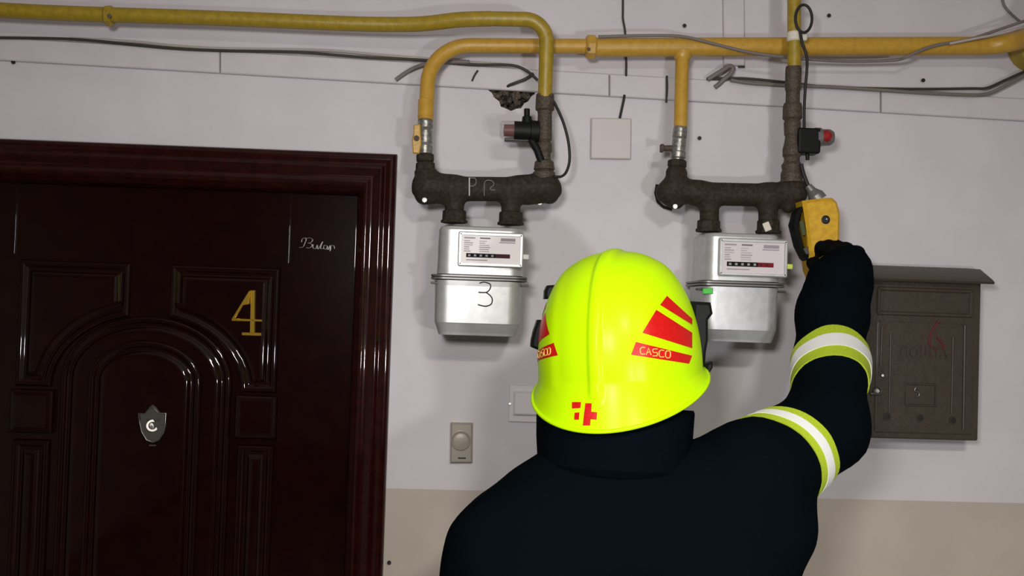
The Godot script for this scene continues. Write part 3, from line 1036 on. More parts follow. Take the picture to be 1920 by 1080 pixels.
func meter(label: String, top_px: Array, w: float, up_h: float, low_h: float, zf: float, lab: Array, second: bool):
	var depth := 0.125
	var top := W(top_px[0], top_px[1], zf)
	var base := Vector3(top.x, top.y - up_h - low_h - 0.014, 0.0)
	var t := thing("gas_meter", label, "gas meter", base)
	var cz := zf - depth / 2
	var outl := rect2(w, depth, 0.026, 7)
	var mb := MB.new()
	var yf := top.y - up_h - 0.006
	# upper can: loft upwards
	prism(mb, outl, [[-0.001, 0], [0, 0.01], [0.001, up_h - 0.008], [0.004, up_h - 0.002], [0.010, up_h]], Vector3(top.x, yf + 0.006, cz), Vector3.RIGHT, Vector3.FORWARD, Vector3.UP, true, true, false)
	part("upper_shell", mb, mat.silver, t)
	mb = MB.new()
	prism(mb, outl, [[-0.002, 0], [-0.001, 0.01], [0.000, low_h - 0.024], [0.001, low_h - 0.022], [0.007, low_h - 0.005], [0.008, low_h - 0.001], [0.010, low_h]], Vector3(top.x - 0.002, yf - 0.006, cz), Vector3.RIGHT, Vector3.BACK, Vector3.DOWN, true, true, false)
	part("lower_shell", mb, mat.silver, t)
	mb = MB.new()
	prism(mb, rect2(w + 0.02, depth + 0.012, 0.024, 6), [[0.001, -0.0045], [0, -0.004], [0, -0.001], [0.004, 0.0], [0, 0.001], [0, 0.004], [0.001, 0.0045]], Vector3(top.x - 0.001, yf, cz), Vector3.RIGHT, Vector3.FORWARD, Vector3.UP, true, true)
	part("flange", mb, mat.silver_dark, t)
	# index frame, card
	var a := W(lab[0], lab[1], zf)
	var b := W(lab[2], lab[3], zf)
	var c := (a + b) / 2
	var lw := b.x - a.x
	var lh := a.y - b.y
	mb = MB.new()
	prism(mb, rect2(lw, lh, 0.003, 2), [[0, -0.002], [0, 0.006], [0.002, 0.008], [0.006, 0.008], [0.0065, 0.004]], Vector3(c.x, c.y, zf), Vector3.RIGHT, Vector3.UP, Vector3.BACK, true, false)
	var fr := part("index_frame", mb, mat.silver, t)
	var q := MeshInstance3D.new()
	q.name = "index_card"
	var qm := QuadMesh.new()
	qm.size = Vector2(lw - 0.013, lh - 0.013)
	q.mesh = qm
	var m := StandardMaterial3D.new()
	m.albedo_texture = label_plate(7, second)
	m.roughness = 0.7
	m.metallic_specular = 0.2
	q.material_override = m
	fr.add_child(q)
	q.position = Vector3(c.x, c.y, zf + 0.0045) - base
	origin_of[q] = base
	mb = MB.new()
	var s := W(lab[2] + 6, lab[3] - 21, zf + 0.002)
	rbox(mb, s, Vector3(0.012, 0.010, 0.008), 0.002)
	part("seal", mb, mat.lime if second else mat.white_plastic, t)
	for k in [-1, 1]:
		mb = MB.new()
		var ux: float = top.x + k * (w / 2 + 0.004)
		rbox(mb, Vector3(ux, yf - 0.012, zf - 0.02), Vector3(0.014, 0.004, 0.02), 0.001, 1)
		part("clip", mb, mat.seal_rim, t)
	if not second:
		strokes_part("handwritten_number", [[[899, 531], [908, 529], [919, 533], [919, 541], [912, 548], [897, 548]], [[911, 548], [919, 554], [923, 561], [921, 570], [912, 574], [903, 573], [896, 571]]], zf + 0.0012, 0.0013, mat.ink, t, "handwritten 3 in dark marker")
	else:
		mb = MB.new()
		slab_px(mb, [[1318, 541], [1337, 540], [1337, 551], [1318, 551]], zf - 0.001, 0.004)  # reflected lamp glint put on the meter as a green slab
		part("green_glint", mb, mat.green, t, "small bright green lamp reflection painted on the meter")

func meters():
	meter("silver gas meter with a handwritten 3 on its front", [903, 424], 0.164, 0.092, 0.104, 0.155, [860, 434, 980, 503], false)
	meter("silver gas meter with a lime seal and painted green glint behind the helmet", [1397, 437], 0.150, 0.092, 0.106, 0.155, [1347, 446, 1474, 521], true)

# ---------------------------------------------------------------- small wall things
func trunk(called: String, label: String, top: Array, bot: Array, depth: float):
	var mb := MB.new()
	var pts: Array = top.duplicate()
	var rev: Array = bot.duplicate()
	rev.reverse()
	pts.append_array(rev)
	slab_px(mb, pts, 0.0, depth, 0.002)
	solo(called, mb, mat.trunking, label, "cable duct", W((top[0][0] + bot[1][0]) / 2.0, bot[0][1]), "white cable ducts along the wall")

func wall_things():
	# white surface duct in lengths
	var T := func(u): return 70.0 + 0.0598 * u
	var D := func(u): return 112.0 + 0.0594 * u
	var cuts := [[-80, 411, "white cable duct length above the dark door casing"], [413, 1142, "white cable duct length passing behind the curved yellow pipe"], [1144, 1249, "short white cable duct length over the square cover plate"], [1251, 1651, "white cable duct length passing behind the rusty riser"], [1654, 2000, "white cable duct length above the brown mailbox"]]
	for c in cuts:
		trunk("cable_duct", c[2], [[c[0], T.call(c[0])], [c[1], T.call(c[1])]], [[c[0], D.call(c[0])], [c[1], D.call(c[1])]], 0.011)
	trunk("cable_duct", "narrow upright white cable duct running up behind the yellow header", [[1356, -120], [1395, -120]], [[1358, 122], [1397, 122]], 0.012)
	# square cover plate
	var mb := MB.new()
	var t := thing("junction_box", "square pale cover plate between the two gas meters", "junction box", W(1146, 298))
	slab_px(mb, [[1109, 221], [1184, 222], [1183, 298], [1108, 297]], 0.0, 0.012, 0.002)
	part("cover", mb, mat.box_plastic, t)
	mb = MB.new()
	tube(mb, WL([[1171, 178, 0.013], [1169, 190, 0.006], [1162, 222, 0.006]]), 0.0026, 8)
	part("lead", mb, mat.rubber, t)
	mb = MB.new()
	tube(mb, smooth_path(WL([[1168, -80, 0.004], [1168, 15, 0.004], [1168, 35, 0.006], [1172, 60, 0.006], [1174, 110, 0.008], [1174, 135, 0.01], [1174, 142, 0.013]]), 4), 0.0022, 8)
	solo("cable", mb, mat.dark_cable, "thin dark wire hanging straight down to the square cover plate", "cable", W(1170, 60))
	# doorbell push
	t = thing("doorbell", "small grey doorbell push beside the dark door", "doorbell", W(865, 868))
	mb = MB.new()
	slab_px(mb, [[845, 793], [886, 794], [885, 868], [844, 868]], 0.0, 0.014, 0.003)
	part("plate", mb, mat.bell, t)
	mb = MB.new()
	var bc := W(864, 826, 0.014)
	lathe(mb, bc, bc + Vector3(0, 0, 1), [[-0.001, px(18)], [0.003, px(18)], [0.0045, px(16.8)], [0.003, px(15.5)], [0.0015, px(14.5)], [0.0015, px(13.8)], [0.003, px(12.8)], [0.0036, px(6)], [0.0038, 0]], 24)
	part("button", mb, mat.bell, t)
	mb = MB.new()
	rbox(mb, W(866, 859, 0.0142), Vector3(0.016, 0.003, 0.001), 0.0004, 1)
	part("slot", mb, mat.rubber, t)
	# flush switch partly behind the helmet
	t = thing("wall_switch", "white wall switch half hidden by the yellow helmet", "switch", W(1000, 792))
	mb = MB.new()
	slab_px(mb, [[955, 721], [1043, 724], [1041, 794], [953, 791]], 0.0, 0.006, 0.002)
	part("frame", mb, mat.white_plastic, t)
	mb = MB.new()
	slab_px(mb, [[963, 734], [1034, 736], [1032, 781], [962, 779]], 0.004, 0.012, 0.004)
	part("rocker", mb, mat.white_plastic, t)
	mb = MB.new()
	cyl(mb, W(956, 757, 0.005), W(956, 757, 0.008), 0.003, 10)
	part("screw", mb, mat.chrome, t)
	# nails and screws left in the wall
	for k in [[1282, 50, "small dark nail above the yellow header near the tee"], [1728, 152, "dark nail above the duct, over the mailbox"], [1310, 260, "tiny nail beside the stub spindle valve"], [1552, 31, "tiny nail beside the black cable loop"], [28, 118, "dark nail at the far end of the duct above the door"], [730, 1053, "tiny nail low beside the dark door casing"]]:
		mb = MB.new()
		var p := W(k[0], k[1])
		lathe(mb, p - Vector3(0, 0, 0.01), p + Vector3(0, 0, 1), [[0, 0.0015], [0.016, 0.0015], [0.016, 0.004], [0.018, 0.004], [0.018, 0]], 10)
		solo("nail", mb, mat.rubber, k[2], "nail", p)
	# loose wiring
	var wires := [
		["dark_cable", 0.0028, [[-60, 70, 0.02], [130, 73, 0.02], [240, 83, 0.02], [330, 91, 0.02], [420, 95, 0.02], [560, 98, 0.02], [690, 108, 0.02], [800, 113, 0.02], [880, 121, 0.022], [955, 122, 0.022], [985, 131, 0.022], [1008, 150, 0.02]], "dark sagging cable along the duct above the door"],
		["pale_cable", 0.0024, [[130, 71, 0.0137], [250, 78, 0.0137], [330, 86, 0.0137], [420, 91, 0.0137], [600, 94, 0.0137], [700, 102, 0.0137], [830, 112, 0.0137], [900, 118, 0.0137], [965, 124, 0.0137], [1000, 145, 0.0137], [1014, 158, 0.0137]], "pale cable running beside the dark one above the door"],
		["grey_cable", 0.0042, [[742, 150, 0.016], [760, 137, 0.018], [778, 127, 0.022], [800, 120, 0.026], [840, 116, 0.026], [880, 116, 0.024]], "short grey cable end fraying past the yellow bend"],
		["dark_cable", 0.003, [[1000, 138, 0.02], [985, 148, 0.022], [965, 156, 0.02], [952, 162, 0.01], [948, 172, -0.008]], "dark wire end bent into the broken hole"],
		["dark_cable", 0.002, [[896, 132, 0.014], [890, 141, 0.014], [885, 152, 0.014]], "tiny wire offcut hanging left of the broken hole"],
		["grey_cable", 0.0032, [[1122, 69, 0.082], [1200, 67, 0.084], [1275, 68, 0.084], [1330, 80, 0.083], [1400, 97, 0.083], [1470, 107, 0.082], [1540, 113, 0.06], [1600, 115, 0.055], [1675, 113, 0.06], [1700, 107, 0.078], [1725, 95, 0.083], [1760, 84, 0.084], [1810, 76, 0.084], [1860, 60, 0.084], [1925, 38, 0.09]], "grey cable draped along and over the yellow header"],
		["pale_cable", 0.0028, [[1780, 82, 0.086], [1830, 72, 0.09], [1870, 64, 0.09], [1925, 50, 0.092]], "pale cable joining the grey one at the header's turn"],
		["dark_cable", 0.0028, [[1325, 148, 0.016], [1390, 147, 0.016], [1470, 154, 0.016], [1530, 161, 0.016], [1610, 165, 0.016], [1720, 167, 0.016], [1820, 166, 0.016], [1850, 165, 0.018], [1885, 150, 0.02], [1930, 130, 0.022]], "dark straight cable along the duct above the mailbox"],
		["grey_cable", 0.0036, [[1370, 150, 0.0225], [1410, 156, 0.0225], [1480, 160, 0.0225], [1560, 163, 0.0225], [1640, 168, 0.0225], [1730, 174, 0.0225], [1815, 178, 0.0225], [1850, 176, 0.02], [1880, 163, 0.024], [1930, 136, 0.026]], "grey cable hugging the duct above the mailbox"],
		["grey_cable", 0.0048, [[1327, 149, 0.018], [1340, 141, 0.022], [1356, 131, 0.026], [1368, 124, 0.026], [1374, 128, 0.024], [1370, 138, 0.022], [1358, 148, 0.02], [1348, 158, 0.016], [1340, 164, 0.014]], "grey flat cable folded back at the foot of the upright duct"],
		["dark_cable", 0.0022, [[1384, 125, 0.014], [1396, 125, 0.014]], "tiny dark wire stub at the foot of the upright duct"],
		["grey_cable", 0.0026, [[1876, -20, 0.008], [1882, 8, 0.008], [1894, 24, 0.008], [1912, 40, 0.008]], "grey wire coming down from the ceiling to the header's turn"],
		["dark_cable", 0.0022, [[1250, 142, 0.013], [1251, 165, 0.013], [1249, 192, 0.008]], "short dark upright line across the duct beside the tee drop"]]  # last entry draws the dark upright line at the duct joint
	for w in wires:
		mb = MB.new()
		tube(mb, smooth_path(WL(w[2]), 5), w[1], 8)
		solo("cable", mb, mat[w[0]], w[3], "cable", W(w[2][0][0], w[2][0][1]))

# ---------------------------------------------------------------- mailbox
func text_part(txt: String, h: float, depth: float, m: Material, at: Vector3, parent: Node3D, called: String, label := ""):
	var tm := TextMesh.new()
	var f := SystemFont.new()
	f.font_names = PackedStringArray(["Droid Sans"])
	tm.font = f
	tm.text = txt
	tm.font_size = 32
	tm.pixel_size = h / 24.0
	tm.depth = depth
	var o := MeshInstance3D.new()
	o.name = called
	o.mesh = tm
	o.material_override = m
	parent.add_child(o)
	o.position = at - origin_of[parent]
	origin_of[o] = origin_of[parent]
	if label != "":
		o.set_meta("label", label)

func mailbox():
	var zf := 0.072
	var a := W(1618, 520, zf)
	var b := W(1834, 827, zf)
	var cx := (a.x + b.x) / 2
	var bw := b.x - a.x
	var t := thing("mailbox", "brown metal mailbox with a sloped lid and a red painted 6", "mailbox", Vector3(cx, b.y, 0))
	var mb := MB.new()
	rbox(mb, Vector3(cx, (a.y + b.y) / 2, zf / 2), Vector3(bw, a.y - b.y, zf), 0.004, 2)
	part("body", mb, mat.mailbox, t)
	# lid: wedge profile along x
	mb = MB.new()
	var ly := a.y
	var lid_w := bw + px(24, zf)
	var prof := PackedVector2Array([Vector2(0.0, -0.002), Vector2(0.095, -0.006), Vector2(0.097, -0.002), Vector2(0.09, 0.003), Vector2(0.045, 0.026), Vector2(0.0, 0.030)])
	prism(mb, prof, [[0, 0], [0, lid_w]], Vector3(cx - lid_w / 2, ly, 0), Vector3.BACK, Vector3.UP, Vector3.RIGHT, true, true)
	part("lid", mb, mat.mailbox, t)
	# flap, door panel with pressed ribs
	var loc := func(u, v): return W(u, v, zf)
	mb = MB.new()
	var p0: Vector3 = loc.call(1644, 537)
	var p1: Vector3 = loc.call(1824, 596)
	prism(mb, rect2(p1.x - p0.x, p0.y - p1.y, 0.004, 2), [[0, -0.001], [0.0, 0.002], [0.002, 0.004], [0.006, 0.004], [0.008, 0.002]], Vector3((p0.x + p1.x) / 2, (p0.y + p1.y) / 2, zf), Vector3.RIGHT, Vector3.UP, Vector3.BACK, true, false)
	part("slot_flap", mb, mat.mailbox, t)
	mb = MB.new()
	p0 = loc.call(1644, 602)
	p1 = loc.call(1821, 815)
	prism(mb, rect2(p1.x - p0.x, p0.y - p1.y, 0.004, 2), [[0, -0.001], [0.0, 0.002], [0.002, 0.003]], Vector3((p0.x + p1.x) / 2, (p0.y + p1.y) / 2, zf), Vector3.RIGHT, Vector3.UP, Vector3.BACK, true, false)
	var dr := part("door", mb, mat.mailbox, t)
	var zd := zf + 0.003
	for r in [[1670, 625, 1667, 772, 0.0022], [1787, 632, 1784, 776, 0.0022], [1809, 610, 1806, 806, 0.0032], [1654, 612, 1651, 690, 0.0022]]:
		mb = MB.new()
		tube(mb, WL([[r[0], r[1]], [r[2], r[3]]], zd), r[4], 8)
		part("pressed_rib", mb, mat.mailbox, dr)
	mb = MB.new()
	var k0 := W(1726, 740, zd)
	prism(mb, rect2(px(62, zd), px(44, zd), 0.002, 2), [[0, -0.001], [0, 0.002], [0.001, 0.003], [0.003, 0.003], [0.004, 0.001]], k0, Vector3.RIGHT, Vector3.UP, Vector3.BACK, true, false)
	part("name_frame", mb, mat.mailbox, dr)
	mb = MB.new()
	tube(mb, smooth_path(WL([[1723, 730], [1717, 727], [1715, 734], [1722, 735], [1723, 742], [1716, 744]], zd + 0.002), 4), 0.0016, 6)
	part("keyhole_cover", mb, mat.chrome, dr)
	text_part("ПОШТА", px(20, zd), 0.005, mat.mailbox, W(1732, 661, zd), dr, "embossed_word", "embossed word on the mailbox door")
	mb = MB.new()
	lathe(mb, W(1645, 733, zf), W(1645, 733, zf + 1), [[0, 0.009], [0.006, 0.009], [0.008, 0.007], [0.006, 0.004], [0.006, 0]], 16)
	part("lock", mb, mat.chrome, dr, "worn metal lock cylinder")
	mb = MB.new()
	rbox(mb, W(1640, 738, zf + 0.008), Vector3(0.018, 0.005, 0.006), 0.002)
	part("hasp", mb, mat.chrome, dr)
	mb = MB.new()
	cyl(mb, W(1655, 704, zf), W(1655, 704, zf + 0.008), 0.003, 10)
	part("pin", mb, mat.chrome, dr)
	for h in [[1663, 781], [1725, 784], [1786, 788]]:
		mb = MB.new()
		var c := W(h[0], h[1], zd)
		lathe(mb, c, c + Vector3(0, 0, 1), [[0.0, 0.0085], [0.002, 0.0075], [0.002, 0.0062], [-0.002, 0.006]], 18)
		part("hole_rim", mb, mat.mailbox, dr)
		mb = MB.new()
		lathe(mb, c, c + Vector3(0, 0, 1), [[0.0004, 0.0062], [0.0004, 0]], 18)
		part("peep_hole", mb, mat.rubber, dr)
	mb = MB.new()
	var six := smooth_path(WL([[1760, 602], [1750, 616], [1744, 630], [1742, 643], [1748, 652], [1760, 652], [1770, 650], [1764, 640], [1756, 632]], zd), 4)
	tube(mb, six, 0.0024, 8)
	part("painted_number", mb, mat.mail_ink, dr, "faded red painted 6")

# ---------------------------------------------------------------- detector
func detector():
	var z := 0.112
	var t := thing("gas_detector", "yellow handheld gas detector held up to the pipe joint", "gas detector", W(1540, 500, z + 0.02))
	var mb := MB.new()
	slab_px(mb, [[1506, 376], [1534, 372], [1562, 370], [1571, 378], [1577, 400], [1576, 448], [1566, 478], [1550, 520], [1530, 530], [1520, 505], [1517, 470], [1512, 420]], z, 0.042, 0.006)
	part("case", mb, mat.detector, t)
	mb = MB.new()
	slab_px(mb, [[1490, 420], [1497, 395], [1508, 384], [1515, 420], [1521, 460], [1522, 492], [1512, 484], [1500, 460]], z + 0.002, 0.036, 0.006)
	part("front_panel", mb, mat.black, t)
	mb = MB.new()
	slab_px(mb, [[1499, 416], [1506, 412], [1511, 440], [1505, 442]], z + 0.0375, 0.002, 0.0005)
	part("display", mb, mat.screen, t)
	mb = MB.new()
	slab_px(mb, [[1506, 466], [1515, 462], [1518, 478], [1511, 476]], z + 0.0375, 0.002, 0.0005)
	part("keypad", mb, mat.seal_rim, t)
	mb = MB.new()
	var c := W(1548, 412, z + 0.042)
	lathe(mb, c, c + Vector3(0, 0, 1), [[-0.001, 0.0085], [0.001, 0.0085], [0.0015, 0.007], [0.0005, 0.006], [0.0005, 0.0]], 18)
	var sc := part("screw_boss", mb, mat.rubber, t)
	mb = MB.new()
	lathe(mb, c + Vector3(0.002, 0.001, 0), c + Vector3(0.002, 0.001, 1), [[0, 0.003], [0.003, 0.0025], [0.004, 0]], 10)
	part("screw", mb, mat.chrome, sc)
	mb = MB.new()
	lathe(mb, W(1536, 376, z + 0.02), W(1513, 346, z + 0.015), [[0, 0], [0, 0.017], [0.012, 0.016], [0.024, 0.009], [0.036, 0.007], [0.036, 0]], 16)
	part("sensor_head", mb, mat.silver_dark, t)
	mb = MB.new()
	tube(mb, smooth_path(WL([[1515, 348, z + 0.015], [1507, 328, z + 0.012], [1502, 308, z + 0.008]]), 5), 0.0042, 8)
	part("flexible_probe", mb, mat.rubber, t)

# ---------------------------------------------------------------- firefighter
var person: Node3D
var HO := Vector3.ZERO
var HB := Basis.IDENTITY

func helm(th: float, t: float) -> Vector3:
	var a := 0.126
	var b := 0.143
	var back := (cos(th) + 1.0) / 2.0
	var rho: float
	var y: float
	if t < 0.70:
		var phi := (1.0 - t / 0.70) * PI / 2
		rho = pow(cos(phi), 0.80)
		y = 0.184 * pow(sin(phi), 0.97)
		rho *= 1.0 - 0.015 * (1.0 - sin(phi))
	else:
		var s := (t - 0.70) / 0.30
		rho = 0.985 + lerpf(0.04, 0.13, back) * pow(s, 1.25)
		y = -(0.004 + 0.063 * pow(back, 1.9)) * s
	var p := Vector3(a * rho * sin(th), y, b * rho * cos(th))
	var mask := 1.0 - smoothstep(0.74, 0.86, t)
	# crest along the middle and raised side shells
	var cr := exp(-pow(absf(p.x) / 0.0095, 4.0)) * 0.0045 * mask
	var side := smoothstep(0.055, 0.075, absf(p.x)) * 0.002 * (1.0 - smoothstep(0.70, 0.80, t))
	var up := Vector3(p.x / a, maxf(p.y, 0) / 0.19, p.z / b).normalized()
	return p + up * (cr + side)

func helm_n(th: float, t: float) -> Vector3:
	var e := 0.004
	var du := helm(th + e, t) - helm(th - e, t)
	var dv := helm(th, minf(t + e, 1.0)) - helm(th, maxf(t - e, 0.0005))
	var n := dv.cross(du).normalized()
	var p := helm(th, t)
	if n.dot(Vector3(p.x, p.y + 0.02, p.z)) < 0: n = -n
	return n

func helm_at(u: float, v: float, side := 1.0) -> Array:      # which place on the shell does this photo pixel show
	var best := 1e9
	var bt := 0.0
	var bp := 0.5
	var target := Vector2(u, v)
	for i in range(-24, 25):
		for j in range(4, 40):
			var th := i * PI / 2 / 24.0 * 1.2
			var t := j / 40.0
			var d := project(HO + HB * helm(th, t)).distance_squared_to(target)
			if d < best:
				best = d; bt = th; bp = t
	for it in 8:
		var f := project(HO + HB * helm(bt, bp))
		var fx := (project(HO + HB * helm(bt + 0.002, bp)) - f) / 0.002
		var fy := (project(HO + HB * helm(bt, bp + 0.002)) - f) / 0.002
		var det := fx.x * fy.y - fx.y * fy.x
		if absf(det) < 1.0: break
		var r := target - f
		var dt := (r.x * fy.y - r.y * fy.x) / det
		var dp := (fx.x * r.y - fx.y * r.x) / det
		bt += clampf(dt, -0.1, 0.1); bp = clampf(bp + clampf(dp, -0.05, 0.05), 0.02, 0.99)
	if side < 0.0: bt *= -1.2
	return [HO + HB * helm(bt, bp), HB * helm_n(bt, bp)]

func decal(q: Array, m: Material, parent: Node3D, called: String, nx := 6, ny := 4, side := 1.0, lift := 0.0009):
	var P := []
	for j in ny + 1:
		for i in nx + 1:
			var s := float(i) / nx
			var t := float(j) / ny
			var a: Vector2 = Vector2(q[0][0], q[0][1]).lerp(Vector2(q[1][0], q[1][1]), s)
			var b: Vector2 = Vector2(q[3][0], q[3][1]).lerp(Vector2(q[2][0], q[2][1]), s)
			var c := a.lerp(b, t)
			P.append(helm_at(c.x, c.y, side))
	var mb := MB.new()
	var w := nx + 1
	for j in ny:
		for i in nx:
			var A = P[j * w + i]; var B = P[j * w + i + 1]; var C = P[(j + 1) * w + i + 1]; var D = P[(j + 1) * w + i]
			mb.quad(A[0] + A[1] * lift, B[0] + B[1] * lift, C[0] + C[1] * lift, D[0] + D[1] * lift, A[1], B[1], C[1], D[1])
	part(called, mb, m, parent)

func helm_strokes(list: Array, r: float, m: Material, parent: Node3D, called: String, side := 1.0):
	for s in list:
		var pts := PackedVector3Array()
		for p in s:
			var h := helm_at(p[0] if side > 0.0 else 2456.0 - p[0], p[1] + (0.0 if side > 0.0 else (1228.0 - p[0]) * 0.3), side)
			pts.append(h[0] + h[1] * 0.0012)
		var mb := MB.new()
		tube(mb, pts, r, 6)
		part(called, mb, m, parent)

func band(bones: Array, k: float, cen: Vector3, axis: Vector3, w0: float, w1: float, lift: float) -> MB:
	var mb := MB.new()
	axis = axis.normalized()
	var e1 := perp(axis)
	var e2 := axis.cross(e1)
	var sides := 56
	var rows := 4
	var P := []
	for j in rows + 1:
		var c := cen + axis * lerpf(w0, w1, float(j) / rows)
		for i in sides + 1:
			var q := TAU * i / sides
			var d := e1 * cos(q) + e2 * sin(q)
			var lo := 0.02
			var hi := 0.12
			for it in 14:
				var mid := (lo + hi) / 2
				if field(bones, k, c + d * mid) + wrinkle.get_noise_3dv((c + d * mid) * 100.0) * 0.004 < 0.0: lo = mid
				else: hi = mid
			P.append([c + d * (lo + lift), d])
	var w := sides + 1
	for j in rows:
		for i in sides:
			var A = P[j * w + i]; var B = P[j * w + i + 1]; var C = P[(j + 1) * w + i + 1]; var D = P[(j + 1) * w + i]
			mb.quad(A[0], B[0], C[0], D[0], A[1], B[1], C[1], D[1])
	# turned-in edges
	for j in [0, rows]:
		for i in sides:
			var A = P[j * w + i]; var B = P[j * w + i + 1]
			var nn := axis * (-1.0 if j == 0 else 1.0)
			mb.flat(A[0], B[0], B[0] - B[1] * (lift + 0.003), A[0] - A[1] * (lift + 0.003), nn)
	return mb

func hand_bones(wrist: Vector3, f: Vector3, n: Vector3, s: Vector3, curl: Array, thumb: Array) -> Array:
	var o := []
	for k in 4:
		var off := 0.027 - 0.018 * k
		o.append([wrist + s * off * 0.6, wrist + f * 0.08 + s * off, 0.019, 0.0155])
		var p := wrist + f * (0.082 - absf(off) * 0.12) + s * off
		var ls := [0.040, 0.028, 0.022]
		var sc: float = [0.93, 1.0, 0.95, 0.78][k]
		var ang := 0.0
		for j in 3:
			ang += curl[j]
			var d := f * cos(ang) + n * sin(ang)
			var q: Vector3 = p + d * ls[j] * sc
			o.append([p, q, 0.0115 - 0.0008 * j, 0.0108 - 0.0008 * j])
			p = q
	var tp := wrist + f * 0.025 + s * 0.034
	o.append([wrist + f * 0.01 + s * 0.015, tp, 0.02, 0.015])
	for j in 2:
		var q: Vector3 = tp + thumb[j] * [0.040, 0.032][j]
		o.append([tp, q, 0.0135 - j * 0.001, 0.012 - j * 0.001])
		tp = q
	return o

var wrinkle: FastNoiseLite
func firefighter():
	var foot_x := W(1150, 1000, 0.5).x
	person = thing("person", "person in a navy jacket and bright yellow helmet reaching up with a detector", "person", Vector3(foot_x, 0, 0.5))
	HO = W(1163, 692, 0.456)
	HB = Basis(Vector3.BACK, deg_to_rad(4.0)) * Basis(Vector3.UP, deg_to_rad(-24.0)) * Basis(Vector3.RIGHT, deg_to_rad(3.0))
	var P := func(u, v, z): return W(u, v, z)
	var SR: Vector3 = P.call(1400, 902, 0.50)
	var E: Vector3 = P.call(1546, 800, 0.40)
	var WR: Vector3 = P.call(1583, 545, 0.205)
	var px0 := foot_x
	var bones := [
		# torso
		[P.call(1010, 1040, 0.50), P.call(1310, 1020, 0.49), 0.115, 0.115],
		[P.call(1060, 990, 0.50), P.call(1260, 985, 0.49), 0.10, 0.10],
		[P.call(1100, 900, 0.48), P.call(945, 1030, 0.50), 0.075, 0.076],
		[P.call(1200, 950, 0.49), SR, 0.088, 0.074],
		[SR, P.call(1420, 985, 0.50), 0.078, 0.079],
		[P.call(1420, 985, 0.50), P.call(1372, 1095, 0.50), 0.079, 0.08],
		[P.call(1300, 1080, 0.50), Vector3(px0 + 0.09, 1.0, 0.5), 0.14, 0.14],
		[P.call(1010, 1080, 0.50), Vector3(px0 - 0.07, 1.0, 0.5), 0.13, 0.14],
		[Vector3(px0 - 0.05, 0.98, 0.5), Vector3(px0 + 0.08, 0.98, 0.5), 0.15, 0.15],
		# collar and hood
		[P.call(1152, 815, 0.465), P.call(1150, 900, 0.475), 0.085, 0.10],
		# left arm hanging
		[P.call(938, 1036, 0.50), Vector3(P.call(880, 1080, 0.5).x, 1.16, 0.47), 0.077, 0.066],
		[Vector3(P.call(880, 1080, 0.5).x, 1.16, 0.47), Vector3(P.call(880, 1080, 0.5).x + 0.02, 0.93, 0.38), 0.066, 0.054],
		# right arm reaching up
		[SR, E, 0.082, 0.066],
		[E, P.call(1556, 690, 0.31), 0.064, 0.058],
		[P.call(1556, 690, 0.31), P.call(1560, 590, 0.245), 0.058, 0.059],
		[P.call(1560, 590, 0.245), P.call(1577, 525, 0.21), 0.059, 0.051],
		[P.call(1577, 525, 0.21), P.call(1591, 496, 0.20), 0.053, 0.036],
		# legs and boots
		[Vector3(px0 - 0.08, 0.92, 0.5), Vector3(px0 - 0.10, 0.50, 0.47), 0.105, 0.078],
		[Vector3(px0 - 0.10, 0.50, 0.47), Vector3(px0 - 0.11, 0.12, 0.52), 0.078, 0.062],
		[Vector3(px0 + 0.11, 0.92, 0.5), Vector3(px0 + 0.12, 0.50, 0.47), 0.105, 0.078],
		[Vector3(px0 + 0.12, 0.50, 0.47), Vector3(px0 + 0.13, 0.12, 0.52), 0.078, 0.062]]
	var boots := [
		[Vector3(px0 - 0.11, 0.056, 0.53), Vector3(px0 - 0.12, 0.046, 0.36), 0.052, 0.042],
		[Vector3(px0 + 0.13, 0.056, 0.53), Vector3(px0 + 0.15, 0.046, 0.36), 0.052, 0.042]]
	# head and face, inside the helmet, turned the way the helmet is
	var hd := HO + HB * Vector3(0, -0.02, 0)
	var fwd := HB * Vector3(0, 0, -1)
	var sd := HB * Vector3(1, 0, 0)
	var face := []
	face.append([hd + Vector3(0, 0.05, 0), hd - Vector3(0, 0.07, 0) + fwd * 0.03, 0.088, 0.066])
	face.append([hd + fwd * 0.092 - Vector3(0, 0.01, 0), hd + fwd * 0.112 - Vector3(0, 0.045, 0), 0.009, 0.014])   # nose
	face.append([hd + fwd * 0.088 - Vector3(0, 0.085, 0) - sd * 0.02, hd + fwd * 0.088 - Vector3(0, 0.085, 0) + sd * 0.02, 0.010, 0.010])   # lips
	face.append([hd + fwd * 0.07 - Vector3(0, 0.115, 0), hd + fwd * 0.075 - Vector3(0, 0.118, 0), 0.026, 0.026])   # chin
	var nz := FastNoiseLite.new()
	nz.seed = 11
	nz.frequency = 0.08
	nz.fractal_octaves = 2
	var mb := MB.new()
	sdf_mesh(mb, bones, 0.03, 0.012, nz, 0.004)
	wrinkle = nz
	part("jacket_and_trousers", mb, mat.body, person, "dark navy turnout jacket and trousers")
	# the body inside the clothes, one surface from head to feet
	var inner := []
	for b in bones:
		inner.append([b[0], b[1], b[2] * 0.7, b[3] * 0.7])
	for b in boots:
		inner.append([b[0], b[1], b[2] * 0.7, b[3] * 0.7])
	inner.append([hd - Vector3(0, 0.05, 0), P.call(1150, 960, 0.48), 0.06, 0.07])
	inner.append_array(face)
	mb = MB.new()
	sdf_mesh(mb, inner, 0.03, 0.012)
	part("body", mb, mat.skin, person)
	for bt in boots:
		mb = MB.new()
		sdf_mesh(mb, [bt, [bt[0] + Vector3(0, 0.02, 0.01), bt[0] + Vector3(0, 0.12, 0.005), 0.058, 0.07]], 0.02, 0.009)
		part("boot", mb, mat.glove, person)
